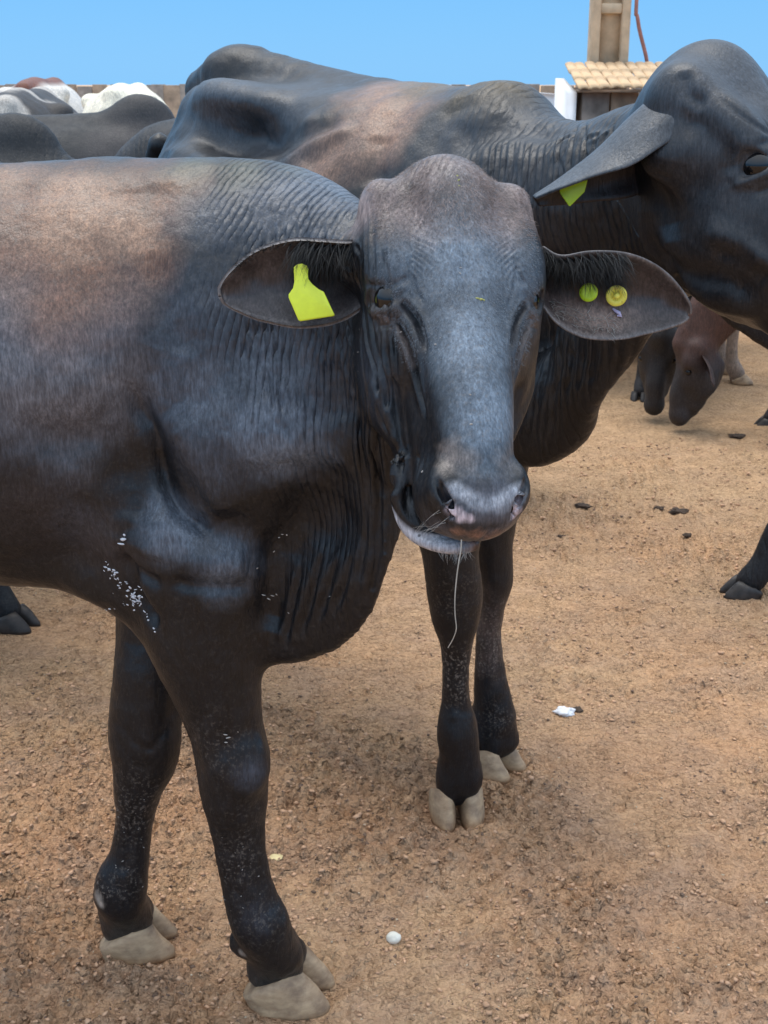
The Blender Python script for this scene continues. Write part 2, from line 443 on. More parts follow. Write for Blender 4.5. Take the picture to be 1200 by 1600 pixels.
# ------------------------------------------------------------------ head sculpting, shared by all animals
def head_prims(S, fr, detail=True, dome=1.0, jaw=0.0):
    """x = across, y = from the poll to the nose, z = out of the forehead"""
    e = lambda c, r, k=0.02, op='+', axes=None: S.ell(c, r, k=k, op=op, axes=axes, frame=fr)
    t = lambda C, k=0.02, op='+', n=4: S.tube(C, up=(0, 0, 1), k=k, op=op, n=n, frame=fr)
    t([(0, .030, -.108, .078, .076), (0, .085, -.105, .098, .098), (0, .145, -.105, .105, .100), (0, .190, -.100, .093, .094), (0, .235, -.090, .070, .083),
       (0, .285, -.080, .057, .074), (0, .335, -.073, .053, .067), (0, .385, -.066, .055, .058)], k=.05, n=7)
    e((0, .010, -.068), (.052, .055 * dome, .060), .045)              # poll dome
    for sx in (-1, 1):
        e((sx * .088, .022, -.070), (.021, .034, .034), .045)         # horn bud
        e((sx * .084, .100, -.055), (.028, .055, .036), .035)         # brow
        e((sx * .074, .200, -.150), (.028, .085, .070), .04)          # cheek
        e((sx * .050, .285, -.135), (.022, .075, .048), .035)
    t([(0, .130, -.185, .074, .075), (jaw * .2, .215, -.180, .060, .062), (jaw * .6, .30, -.152, .043, .042), (jaw, .372, -.134, .038, .030)], k=.035)   # lower jaw
    e((0, .275, -.028), (.042, .115, .026), .035)                     # bridge of the nose
    if detail:
        t([(-.036, .398, -.052, .021, .026), (-.016, .420, -.054, .025, .033), (.016, .420, -.054, .025, .033), (.036, .398, -.052, .021, .026)], k=.02)  # nose pad
        for sx in (-1, 1):
            e((sx * .043, .392, -.036), (.018, .030, .020), .014)      # wing of the nostril
            e((sx * .041, .388, -.082), (.025, .040, .032), .02)       # upper lip flap
        e((0, .416, -.080), (.044, .022, .024), .016)
        t([(jaw * 1.3 + x, y, z - jaw * .1, r1, r2) for x, y, z, r1, r2 in ((-.056, .335, -.116, .013, .010), (-.053, .378, -.135, .015, .0115), (-.034, .406, -.142, .016, .012), (0, .416, -.143, .017, .012), (.034, .406, -.142, .016, .012), (.05, .378, -.135, .015, .0115), (.05, .345, -.120, .014, .011))], k=.008, n=5)
        e((jaw * 1.2, .390, -.151), (.036, .030, .018), .02)                  # chin
        for sx in (-1, 1):
            t([(sx * .064, .320, -.112, .004, .003), (sx * .078, .355, -.114, .009, .0055), (sx * .072, .400, -.1165, .014, .008), (sx * .040, .435, -.118, .016, .009), (0, .452, -.118, .014, .007)], k=.005, op='-')
        for sx in (-1, 1):
            t([(sx * .017, .424, -.052, .0040, .0045), (sx * .026, .422, -.043, .0065, .0085), (sx * .038, .413, -.030, .0068, .0080), (sx * .048, .400, -.021, .0050, .0055), (sx * .054, .387, -.017, .0032, .0035)], k=.004, op='-')
            t([(sx * .030, .420, -.040, .0070, .008), (sx * .032, .394, -.050, .0070, .0075)], k=.005, op='-')
    for sx in (-1, 1):
        e((sx * .098, .150, -.052), (.0165, .0175, .0165), .008, '-')
        if detail:
            e((sx * .080, .150, -.060), (.0185, .0185, .0185), .004)
            t([(sx * .064, .150, -.030, .005), (sx * .078, .1365, -.034, .0070), (sx * .093, .1345, -.048, .0072), (sx * .101, .145, -.074, .006)], .007)
            t([(sx * .064, .154, -.030, .004), (sx * .079, .166, -.036, .0055), (sx * .094, .166, -.052, .0058), (sx * .101, .155, -.076, .005)], .006)
EYE_Y, EYE_Z = .150, -.066
def head_details(V, F, S, fr):
    """creases of the lids, brow and nose, mirrored on both sides"""
    for sx in (-1, 1):
        P = lambda *L: S.project(np.array([fr.pt((sx * a, b, c)) for a, b, c in L], dtype=f32), 4, .02)
        s = fr.s
        Nn = vnormals(V, F)
        V = crease(V, Nn, P((.070, .141, -.034), (.082, .132, -.042), (.094, .132, -.056), (.098, .142, -.080)), .0045 * s, -.0020 * s)     # upper lid
        V = crease(V, Nn, P((.070, .160, -.034), (.082, .170, -.044), (.094, .168, -.060), (.096, .156, -.080)), .0036 * s, -.0012 * s)      # lower lid
        V = crease(V, Nn, P((.074, .178, -.040), (.086, .183, -.052), (.096, .178, -.070)), .0035 * s, .0030 * s)
        V = crease(V, Nn, P((.064, .134, -.030), (.080, .120, -.040), (.100, .118, -.062)), .0050 * s, .0035 * s)
        V = crease(V, Nn, P((.074, .158, -.036), (.066, .176, -.030), (.058, .196, -.026), (.052, .230, -.026)), .0045 * s, .0085 * s, .0030 * s)   # tear groove
        V = crease(V, Nn, P((.086, .172, -.050), (.072, .192, -.046), (.061, .216, -.046), (.056, .255, -.050), (.053, .30, -.052)), .0045 * s, .0085 * s, .003 * s)
        V = crease(V, Nn, P((.068, .110, -.026), (.062, .145, -.020), (.053, .172, -.016)), .0030 * s, .0020 * s, .0006 * s)
        V = crease(V, Nn, P((.066, .228, -.085), (.062, .262, -.095), (.062, .300, -.100), (.070, .335, -.104)), .010 * s, .0060 * s)
        V = crease(V, Nn, P((.084, .215, -.115), (.074, .262, -.122), (.066, .320, -.112)), .0085 * s, -.0050 * s)
        V = crease(V, Nn, P((.055, .335, -.085), (.062, .365, -.085)), .004 * s, .003 * s)
        V = crease(V, Nn, P((.052, .345, -.062), (.060, .372, -.075), (.064, .392, -.092)), .005 * s, .003 * s)
    Nn = vnormals(V, F); P = lambda *L: S.project(np.array([fr.pt(q) for q in L], dtype=f32), 4, .02)
    V = crease(V, Nn, P((0, .05, 0), (0, .10, 0), (.002, .16, 0)), .008 * fr.s, .0028 * fr.s)
    V = crease(V, Nn, P((0, .416, -.012), (0, .430, -.040), (0, .436, -.070), (0, .432, -.098)), .0035 * fr.s, .0028 * fr.s)
    V = dent(V, Nn, fr.pt((0, .375, -.012)), .016 * fr.s, .003 * fr.s)
    return V
def eyes(fr, root, r=.0205):
    for sx in (-1, 1):
        c = fr.pt((sx * .0835, .1505, -.0520)); rr = r * fr.s
        u, v = np.meshgrid(np.linspace(0, 2 * math.pi, 20, endpoint=False), np.linspace(0.02, math.pi - 0.02, 11))
        V = c + rr * np.stack([np.sin(v) * np.cos(u), np.sin(v) * np.sin(u), np.cos(v)], -1).reshape(-1, 3)
        F = [(i * 20 + j, (i + 1) * 20 + j, (i + 1) * 20 + (j + 1) % 20, i * 20 + (j + 1) % 20) for i in range(10) for j in range(20)]
        link_mesh('eye', V, np.array(F), M_eye, root)

def sweep(name, P, R, mat, parent=None, sides=6):
    """a round strand along points P with radii R"""
    P = np.asarray(P, dtype=float); R = np.broadcast_to(np.asarray(R, dtype=float), (len(P),)); V = []; F = []
    T = np.gradient(P, axis=0)
    for i, p in enumerate(P):
        t_ = unit(T[i]); a = unit(np.cross(t_, (0.31, 0.95, 0.05))); b = np.cross(t_, a)
        for j in range(sides):
            th = 2 * math.pi * j / sides; V.append(p + R[i] * (math.cos(th) * a + math.sin(th) * b))
    for i in range(len(P) - 1):
        for j in range(sides): F.append((i * sides + j, i * sides + (j + 1) % sides, (i + 1) * sides + (j + 1) % sides, (i + 1) * sides + j))
    return link_mesh(name, V, np.array(F), mat, parent, origin=None if parent is not None else P[0])

def hairs(name, roots, dirs, lens, rad, mat, parent, curl=0.3, grav=0.3, seg=4, stuff=True):
    """many separate tapered hairs in one mesh, each a bent three-sided strand"""
    roots = np.asarray(roots, dtype=float); dirs = np.asarray(dirs, dtype=float); n = len(roots)
    lens = np.broadcast_to(lens, (n,)); d = dirs / np.linalg.norm(dirs, axis=1, keepdims=True)
    pts = [roots]; cur = d.copy(); rnd = rng.normal(size=(n, 3)) * curl
    for k in range(seg):
        cur = cur + (rnd + np.array([0, 0, -grav])) / seg; cur /= np.linalg.norm(cur, axis=1, keepdims=True)
        pts.append(pts[-1] + cur * (lens / seg)[:, None])
    a = np.cross(d, np.array([0.3, 0.2, 0.93])); a /= np.linalg.norm(a, axis=1, keepdims=True) + 1e-9; b = np.cross(d, a)
    V = np.zeros((n, seg + 1, 3, 3)); F = []
    for k in range(seg + 1):
        r = rad * (1 - 0.85 * k / seg)
        for j in range(3):
            th = 2 * math.pi * j / 3; V[:, k, j] = pts[k] + r * (math.cos(th) * a + math.sin(th) * b)
    base = (np.arange(n) * (seg + 1) * 3)[:, None]
    for k in range(seg):
        for j in range(3):
            q = np.array([k * 3 + j, k * 3 + (j + 1) % 3, (k + 1) * 3 + (j + 1) % 3, (k + 1) * 3 + j]); F.append(base + q[None])
    ob = link_mesh(name, V.reshape(-1, 3), np.concatenate(F), mat, parent)
    if stuff: ob['kind'] = 'stuff'
    return ob

def claw_pair(root, c, yaw, size, mat, height=0.055, spread=0.0):
    """a cloven hoof: two claws, each a tapered horn block with a sloping front wall; c = middle of the sole on the ground"""
    ca, sa = math.cos(yaw), math.sin(yaw); fwd = np.array([ca, sa, 0]); lat = np.array([-sa, ca, 0]); nn = 22; K = 7
    V = []; F = []; 
    for side in (-1, 1):
        b0 = len(V)
        for k in range(K):
            h = k / (K - 1)
            for j in range(nn):
                th = 2 * math.pi * j / nn; cx, sy = math.cos(th), math.sin(th)
                ln = size * (0.56 * (1 - 0.30 * h)); wd = size * 0.265 * (1 - 0.10 * h)
                if cx > 0: px = ln * (abs(cx) ** 0.85); wy = wd * (1 - 0.30 * cx ** 2)
                else: px = -ln * 0.80 * (abs(cx) ** 0.6); wy = wd
                py = math.copysign(abs(sy) ** 0.75, sy) * wy
                if sy * side < 0: py *= 0.72                     # flatter wall inside the cleft
                px -= size * 0.24 * h; bulge = 1 - 0.10 * (1 - h) * 0 + 0.04 * math.sin(h * 3.1)
                inset = 0.93 if k == 0 else (0.86 if k == K - 1 else 1)
                lo = side * (size * 0.228 + spread * (1 - h) * max(0, cx) * size) * (1 - 0.12 * max(0, cx))
                z = height * h * (1.0 if cx > 0.5 else 1.0 - 0.36 * (0.5 - cx))
                V.append(np.asarray(c) + fwd * px * bulge * inset + lat * (py * inset + lo) + np.array([0, 0, z]))
        for k in range(K - 1):
            for j in range(nn):
                a = b0 + k * nn + j; b = b0 + k * nn + (j + 1) % nn; F.append([a, b, b + nn, a + nn])
        F.append([b0 + j for j in range(nn)][::-1]); F.append([b0 + (K - 1) * nn + j for j in range(nn)])
    V = np.array(V); V += (vnoise(V, 45, 3)[:, None] - 0.5) * 0.0035
    return link_mesh('hoof', V, F, mat, root)

def paint(P, blobs, noise=0.6, freq=14, seed=5):
    """soft patches of hide colour, painted sheen and shade; blobs = (point, radius, strength)"""
    m = np.zeros(len(P)); nz = fbm(P, freq, 4, seed) - 0.5
    for c, r, s in blobs:
        r = np.broadcast_to(np.asarray(r, dtype=float), (3,)); d = np.sqrt((((P - np.asarray(c)) / r) ** 2).sum(1)); m = np.maximum(m, s * np.clip(1.25 - d + nz * noise * 1.6, 0, 1))
    return np.clip(m, 0, 1)
def lerp(a, b, t): return a + (np.asarray(b) - a) * t[:, None]

# ------------------------------------------------------------------ ears
def ear(name, top, bot, cup, parent, mat, nu=28, nv=16, back=(0, 1, 0), thick=.0045, colr=(.03, .028, .03), rimc=(.17, .155, .15), inner=(.045, .036, .036), roll=.006, midc=None):
    """a leaf-shaped cup of skin between an upper and a lower edge, with real thickness"""
    T = catmull(top, 8); B = catmull(bot, 8); us = np.linspace(0, 1, nu)
    def samp(A): 
        L = np.concatenate([[0], np.cumsum(np.linalg.norm(np.diff(A, axis=0), axis=1))]); L /= L[-1]
        return np.stack([np.interp(us, L, A[:, i]) for i in range(3)], 1)
    T, B = samp(T), samp(B); vs = np.linspace(0, 1, nv); back = unit(back)
    P = np.zeros((nu, nv, 3)); c = np.interp(us, [0, .3, .7, 1], [1.0, 1.0, .62, .05]) * cup
    for j, v in enumerate(vs):
        P[:, j] = T * (1 - v) + B * v + back[None] * (c * math.sin(math.pi * v) ** .8)[:, None]
    rip = (vnoise(P.reshape(-1, 3), 55, 4).reshape(nu, nv) - .5) * .006; P += back * rip[..., None]
    P0 = P.reshape(-1, 3); ii = np.arange(nu - 1)[:, None] * nv + np.arange(nv - 1)[None]; F0 = np.stack([ii, ii + nv, ii + nv + 1, ii + 1], -1).reshape(-1, 4)
    Nn = vnormals(P0, F0); sgn = 1 if (Nn @ back).mean() > 0 else -1
    P1 = P0 + Nn * sgn * thick; n = len(P0)
    Fi = F0 if sgn < 0 else F0[:, ::-1]; Fo = (F0[:, ::-1] if sgn < 0 else F0) + n
    rim = [i * nv for i in range(nu)] + [(nu - 1) * nv + j for j in range(1, nv)] + [i * nv + nv - 1 for i in range(nu - 2, -1, -1)] + [j for j in range(nv - 2, 0, -1)]
    R = np.array([[rim[k], rim[(k + 1) % len(rim)], rim[(k + 1) % len(rim)] + n, rim[k] + n] for k in range(len(rim))])
    V_ = np.concatenate([P0, P1]); F_ = np.concatenate([Fi, Fo, R])
    ob = link_mesh(name, V_, F_, mat, parent)
    sm = ob.modifiers.new('round', 'SUBSURF'); sm.levels = 1; sm.render_levels = 1
    e = np.minimum.outer(us * 0 + 1, 1 - np.abs(vs * 2 - 1)); e = np.minimum(e, ((1 - us) * 2.5)[:, None]); er = np.clip(1 - e / .16, 0, 1).ravel()
    nz = fbm(P0, 40, 3, 2); ci = lerp(np.array(inner)[None] * (0.6 + .9 * nz)[:, None], rimc, er * .9)
    if midc is not None:
        wv = np.exp(-((vs[None] - .78) / .16) ** 2) * np.exp(-((us[:, None] - .38) / .2) ** 2); ci = lerp(ci, midc, (wv.ravel() * .9).clip(0, 1))
    co = lerp(np.array(colr)[None] * (0.7 + .6 * nz)[:, None], rimc, er * .6)
    set_attr(ob, 'coat', np.concatenate([ci, co]), 'COLOR'); set_attr(ob, 'dust', np.zeros(len(V_))); set_attr(ob, 'phase', np.zeros(len(V_))); set_attr(ob, 'crease', np.zeros(len(V_)))
    return ob, P, Nn * (-sgn)
def plate(name, outline, nrm, thick, mat, parent, bevel=.0012):
    """a flat plastic tag: outline points in order, real thickness, softened edge"""
    O = np.array(outline, dtype=float); nrm = unit(nrm); n = len(O); cen = O.mean(0); ins = cen + (O - cen) * (1 - bevel / np.linalg.norm(O - cen, axis=1).mean())
    V = np.concatenate([ins - nrm * thick, O - nrm * thick * .6, O + nrm * thick * .6, ins + nrm * thick])
    F = [[k * n + j, k * n + (j + 1) % n, (k + 1) * n + (j + 1) % n, (k + 1) * n + j] for k in range(3) for j in range(n)]
    F += [list(range(n))[::-1], [3 * n + j for j in range(n)]]
    return link_mesh(name, V, F, mat, parent, smooth=False)
def disc(name, c, nrm, r, h, mat, parent, seg=28, prof=None):
    nrm = unit(nrm); a = unit(np.cross(nrm, (0.1, 0.2, .97))); b = np.cross(nrm, a)
    prof = prof or [(0, 0), (r, 0), (r * 1.0, h * .7), (r * .93, h), (r * .34, h), (r * .30, h * 1.9), (r * .22, h * 2.2), (0, h * 2.3)]
    V = []; 
    for q, z in prof:
        for j in range(seg):
            th = 2 * math.pi * j / seg; V.append(np.asarray(c) + nrm * z + max(q, 1e-5) * (math.cos(th) * a + math.sin(th) * b))
    F = [[k * seg + j, k * seg + (j + 1) % seg, (k + 1) * seg + (j + 1) % seg, (k + 1) * seg + j] for k in range(len(prof) - 1) for j in range(seg)]
    ob = link_mesh(name, V, F, mat, parent); return ob

# ------------------------------------------------------------------ THE MAIN BULL
GR = 'humped cattle standing in the pen'
root1 = empty('bull', (-.45, 1.9, 0), 'young black bull in front facing the camera, wearing a big yellow ear tag', 'bull', GR)
HO = at(716, 262, 1.60); HN = at(766, 800, 1.365)
fr1 = Frame(HO, (.970, .242, 0), HN - HO, 1.0)
S1 = Sculpt()
def pt(px, py, y, rpx, ru=None):
    p = at(px, py, y); r = rpx * scale_at(p); return (*p, r, (ru if ru is not None else r))
BY = 1.93
S1.tube([(-1.86, BY, 1.15, .10, .16), (-1.72, BY, 1.13, .18, .215), (-1.45, BY, 1.11, .24, .255), (-1.1, BY, 1.055, .27, .305), (-.8, BY, 1.045, .272, .315), (-.56, BY, 1.065, .255, .31),
         (-.38, BY - .01, 1.085, .225, .290), (-.22, BY - .03, 1.085, .185, .27), (-.12, BY - .06, 1.07, .15, .22)], k=.05, n=4)
S1.tube([(-1.75, BY, 1.33, .05, .035), (-1.1, BY, 1.345, .05, .03), (-.55, BY, 1.352, .06, .03), (-.3, BY - .01, 1.34, .07, .04)], k=.05)
S1.tube([(-.40, 1.92, 1.12, .18, .25), (-.24, 1.88, 1.115, .165, .26), (-.10, 1.82, 1.12, .135, .240), (.0, 1.75, 1.14, .110, .205), (.06, 1.69, 1.19, .092, .165), (.095, 1.655, 1.255, .085, .12)], k=.07, n=6)
S1.ell((-.175, 1.875, 1.262), (.165, .085, .122), k=.07)
S1.ell(at(300, 560, 1.80), (.105, .075, .20), k=.06, axes=[unit((.95, 0, -.30)), (0, 1, 0), unit((.30, 0, .95))])
S1.ell(at(430, 690, 1.735), (.095, .060, .090), k=.07)
S1.ell((-.17, 1.87, .93), (.165, .150, .20), k=.07)
S1.ell((-.30, 1.90, .88), (.17, .17, .14), k=.06)
# dewlap
S1.tube([pt(600, 690, 1.66, 60, .060)[:3] + (.030, .060), (*at(575, 770, 1.665), .026, .060), (*at(556, 840, 1.675), .024, .066), (*at(530, 890, 1.70), .025, .080), (*at(490, 925, 1.735), .028, .088),
         (*at(430, 950, 1.775), .036, .088), (*at(350, 940, 1.82), .05, .088)], k=.045, n=6)
YN = 1.785
S1.ell(at(262, 835, 1.775), (.085, .075, .125), k=.05, axes=[unit((.9, 0, .43)), (0, 1, 0), unit((-.43, 0, .9))])
S1.ell(at(335, 870, 1.770), (.095, .070, .080), k=.045)
S1.tube([pt(300, 800, 1.80, 92, .085), pt(308, 900, 1.79, 99, .082), pt(315, 970, YN, 97, .080), pt(332, 1050, YN, 77, .066), pt(352, 1130, YN, 60, .054), pt(364, 1190, YN, 58, .052), pt(364, 1240, YN, 51, .047),
         pt(366, 1290, YN, 39, .034), pt(375, 1350, YN, 35, .031), pt(391, 1410, YN, 40, .037), pt(408, 1445, YN, 46, .039), pt(426, 1478, YN + .01, 38, .034), pt(438, 1494, YN + .02, 36, .032)], up=(0, 1, 0), k=.04, n=7)
S1.ell(at(385, 1470, YN + .03), (.030, .028, .026), k=.03)
S1.ell(at(374, 1195, YN - .028), (.042, .028, .050), k=.025)
S1.tube([pt(398, 1250, YN, 12), pt(404, 1340, YN, 10), pt(425, 1430, YN, 11)], k=.025)
YF = 1.93
S1.tube([pt(250, 900, 1.97, 70, .075), pt(238, 985, 1.95, 56, .062), pt(231, 1060, YF, 54, .055), pt(227, 1130, YF, 57, .052), pt(226, 1180, YF, 53, .050), pt(216, 1228, YF, 39, .041), pt(211, 1275, YF, 30, .031), pt(202, 1335, YF, 31, .030),
         pt(189, 1385, YF, 42, .040), pt(190, 1408, YF, 38, .036), pt(200, 1428, YF + .02, 34, .032)], up=(0, 1, 0), k=.035, n=7)
S1.ell(at(236, 1150, YF - .02), (.036, .026, .055), k=.02)
S1.ell(at(168, 1395, YF + .02), (.020, .026, .022), k=.02)
S1.tube([(*at(40, 850, 1.84), .05, .05), (*at(110, 872, 1.82), .050, .048), (*at(170, 905, 1.80), .045, .042), (*at(222, 940, 1.80), .035, .035)], k=.05)
for sy in (-1, 1):
    yy = BY + sy * .13
    S1.ell((-1.58, yy, 1.02), (.20, .11, .24), k=.06); S1.ell((-1.45, yy, 1.29), (.08, .05, .05), k=.05)
    S1.tube([(-1.60, yy, .98, .15, .13), (-1.55, yy, .80, .11, .10), (-1.66, yy, .62, .072, .062), (-1.77, yy, .47, .052, .045), (-1.745, yy, .33, .036, .034), (-1.735, yy, .18, .034, .032), (-1.73, yy, .115, .043, .040), (-1.69, yy, .055, .044, .040)], up=(0, 1, 0), k=.04)
S1.tube([(-1.88, BY, 1.27, .032), (-1.955, BY, 1.15, .026), (-1.965, BY, .9, .018), (-1.955, BY, .62, .013)], k=.02)
S1.tube([(.01, 1.74, 1.08, .065, .10), (.065, 1.65, 1.14, .055, .09), (.10, 1.59, 1.14, .05, .06)], k=.045)
head_prims(S1, fr1, jaw=-.010)
LIP = [at(*q) for q in ((628, 775, 1.500), (627, 798, 1.492), (635, 820, 1.485), (652, 838, 1.478), (675, 849, 1.470), (700, 854, 1.463), (722, 854, 1.462), (738, 850, 1.468))]
S1.tube([(*p, .010, .009) for p in LIP], k=.006, n=6)
S1.tube([(*at(px_, py_, yy_), .0055, .0055) for px_, py_, yy_ in ((637, 762, 1.49), (638, 792, 1.475), (648, 814, 1.465), (668, 830, 1.455), (692, 838, 1.445), (718, 841, 1.440), (745, 841, 1.44))], k=.005, op='-', n=6)
def coronet(c_, yaw, size, hh):
    fw = np.array([math.cos(yaw), math.sin(yaw), 0]); la = np.array([-math.sin(yaw), math.cos(yaw), 0])
    return [(np.array([c_[0], c_[1], hh - .010]) + la * sd_ * size * .150 - fw * size * .17, (size * .36, size * .20, .040), [unit(fw + np.array([0, 0, .35])), la, unit(np.array([0, 0, 1]) - .35 * fw)]) for sd_ in (-1, 1)] + [(np.array([c_[0], c_[1], hh + .028]) - fw * size * .24, (size * .32, size * .31, .048), [fw, la, (0, 0, 1)])]
for c_, yw, sz, hh in (((-.160, 1.840), -6, .140, .078), ((-.444, 1.975), 4, .128, .070)):
    for p_, r_, ax_ in coronet(c_, math.radians(yw), sz, hh): S1.ell(p_, r_, axes=ax_, k=.022)
S1.ell(fr1.pt((-.108, .070, -.112)), (.036, .030, .034), k=.03); S1.ell(fr1.pt((.106, .070, -.112)), (.030, .030, .034), k=.03)
G, lo = S1.grid(0.0095)
V, F = surface_nets(G, lo, 0.0095); del G
V = S1.project(V); make_bvh(S1, V, F); V = smooth(V, F, 3, keep=(fr1.loc(V)[:, 1] < -.02) | (fr1.loc(V)[:, 2] < -.22))
fc0 = V[F].mean(1); V, F, ex = subdivide(V, F, (fc0[:, 0] > -.72) & ((fc0[:, 1] < 2.02) | (fc0[:, 2] > 1.25)), [])
def refine(V, F, ex, selfn, lim=.006):
    n0 = len(V); V, F, ex = subdivide(V, F, selfn(V[F].mean(1)), ex); return V, F, ex
def headsel(P, y0=-.06, z0=-.22, w=.15):
    h = fr1.loc(P); return (h[:, 1] > y0) & (h[:, 1] < .52) & (np.abs(h[:, 0]) < w) & (h[:, 2] > z0)
def reproj(V, sel, lim=.006, it=1):
    ix = np.nonzero(sel)[0]; V = V.copy(); V[ix] = S1.project(V[ix], it, lim); return V
V = smooth(V, F, 2, keep=~headsel(V)); V = reproj(V, headsel(V))
V, F, ex = refine(V, F, ex, lambda P: headsel(P) | ((P[:, 0] > -.32) & (P[:, 0] < .10) & (P[:, 2] > .64) & (P[:, 1] < 1.84) & (P[:, 1] > 1.2)))
V = smooth(V, F, 2, keep=~headsel(V)); V = reproj(V, headsel(V))
def msel(P):
    h = fr1.loc(P); return ((h[:, 1] > .32) & (h[:, 2] > -.17) & (np.abs(h[:, 0]) < .1) & (h[:, 1] < .5)) | ((np.abs(h[:, 0]) > .05) & (np.abs(h[:, 0]) < .12) & (h[:, 1] > .10) & (h[:, 1] < .22) & (h[:, 2] > -.11) & (h[:, 2] < 0))
V, F, ex = refine(V, F, ex, msel); V = reproj(V, msel(V), .003)
V = smooth(V, F, 2, keep=headsel(V) * 1.0)
V = head_details(V, F, S1, fr1)
# muscle grooves and skin folds of the body, at the places where the photo shows them
hp = lambda *q: hits(S1, q)
Nn = vnormals(V, F)
for C, wd, dp in (
    (((203, 610), (219, 649), (242, 688), (252, 735), (276, 792), (309, 821), (332, 834)), .014, .022), (((230, 540), (206, 640), (200, 700), (205, 780), (190, 850)), .045, .018), (((193, 722), (203, 758), (213, 790), (207, 822)), .011, .018),
    (((262, 640), (300, 700), (335, 765), (362, 808)), .034, -.015), (((188, 880), (219, 899), (254, 915)), .011, .010), (((262, 908), (320, 918), (398, 916)), .013, .009), (((232, 400), (262, 490), (300, 560)), .028, .008),
    (((186, 862), (212, 925), (246, 985)), .012, .016), (((425, 830), (428, 920), (424, 990)), .022, .012), (((368, 748), (420, 738), (490, 735), (570, 765)), .022, .008), (((232, 800), (234, 840), (228, 872)), .026, -.010), (((290, 882), (340, 880), (390, 884)), .024, -.010),
    (((20, 660), (90, 690), (160, 680)), .03, .008), (((150, 800), (180, 790), (195, 830)), .03, -.008),
    (((335, 1085), (300, 1160), (318, 1215)), .012, .004), (((340, 1130), (352, 1180), (350, 1250)), .008, .004), (((392, 1120), (404, 1180), (395, 1240)), .008, .003),
    (((350, 1290), (362, 1360), (376, 1420)), .008, .004), (((216, 1240), (206, 1300), (192, 1370)), .007, .004), (((180, 1120), (232, 1170), (262, 1130)), .008, .003), (((182, 1150), (225, 1200), (260, 1160)), .006, .002)):
    V = crease(V, Nn, hp(*C), wd, dp)
V = dent(V, Nn, hp((515, 805))[0], (.055, .06, .065), .026); V = dent(V, Nn, hp((450, 830))[0], (.035, .06, .06), .010)
V = dent(V, Nn, hp((300, 440))[0], (.07, .08, .10), -.008); V = dent(V, Nn, hp((60, 560))[0], (.12, .1, .10), -.008); V = dent(V, Nn, hp((120, 690))[0], (.08, .08, .05), .010)
V = dent(V, Nn, hp((470, 560))[0], (.05, .08, .09), .006); V = dent(V, Nn, hp((440, 690))[0], (.06, .06, .05), -.010)
Nn = vnormals(V, F)
rr = random.Random(3)
for k in range(34):      # long creases of the neck skin
    x0 = 348 + k * 8.0 + rr.uniform(-3, 3); lean = (x0 - 420) * .35
    yt = max(282 + max(0, x0 - 540) * .9, 275) + rr.uniform(0, 60); yb = rr.uniform(560, 790) if x0 > 380 else rr.uniform(480, 620)
    xs = [x0 - 8 + max(0, lean) * .15, x0 + rr.uniform(-4, 4), x0 + 12 + rr.uniform(-5, 5), x0 + 26 + rr.uniform(-6, 6), x0 + 34 + rr.uniform(-8, 8)]
    if xs[-1] > 628: xs = [min(x, 600 + i * 6) for i, x in enumerate(xs)]
    ys = np.linspace(yt, yb, 5); V = crease(V, Nn, hp(*zip(xs, ys)), .0032, rr.uniform(.0014, .0034), .0011)
for C in (((590, 560), (600, 660), (612, 760), (622, 830)), ((575, 600), (588, 700), (592, 790), (590, 860)), ((560, 640), (570, 740), (568, 830), (560, 900)), ((604, 540), (618, 640), (628, 720)), ((548, 700), (552, 800), (540, 900), (520, 960)),
          ((528, 820), (516, 900), (498, 970)), ((500, 850), (486, 930), (470, 990)), ((470, 880), (455, 950), (445, 1010)), ((590, 800), (588, 880), (575, 940))):
    V = crease(V, Nn, hp(*C), .006, .005, .0022)
for k in range(8):       # fine arched wrinkles over both eyes
    for sx in (-1, 1):
        q = [(math.cos(a_) * (.030 + .0055 * k), math.sin(a_) * (.030 + .0055 * k)) for a_ in np.linspace(.15 + .05 * k, 1.45, 6)]
        C = S1.project(np.array([fr1.pt((sx * (.085 - x_), .150 - y_, -.05 + .8 * x_)) for x_, y_ in q], dtype=f32), 5, .02)
        V = crease(V, Nn, C, .0020, rr.uniform(.0005, .0011), .0003)
Nn = vnormals(V, F)
V = (V + Nn * ((fbm(V, 20, 3, 9) - .5) * .005 + (fbm(V, 70, 2, 19) - .5) * .0016)[:, None] * (1 - .8 * headsel(V))[:, None]).astype(f32)
body1 = link_mesh('body', V, F, M_coat, root1, extra=ex)
hl = fr1.loc(V); HS = headsel(V)
c = np.tile(np.array([.0060, .0070, .0092]), (len(V), 1))
hb = lambda L: [(p, r, s) for p, (_, _, r, s) in zip(hits(S1, [(a, b) for a, b, _, _ in L]), L)]
rust = paint(V, hb([(40, 330, .10, .8), (110, 310, .10, .9), (190, 310, .11, 1), (250, 320, .07, 1), (275, 290, .06, 1), (240, 400, .05, .9), (110, 420, .10, .9), (30, 400, .08, .8), (250, 285, .06, .8), (215, 370, .07, .7), (140, 400, .09, .7), (60, 430, .08, .55), (190, 470, .05, .45), (20, 290, .09, .7), (190, 440, .06, .5)]), .9, 9, 5)
rust *= np.clip((V[:, 1] < 2.25), 0, 1); tan = paint(V, hb([(130, 325, .07, 1), (205, 350, .05, .9), (20, 270, .05, .5), (250, 380, .02, .4)]), 1.2, 14, 8)
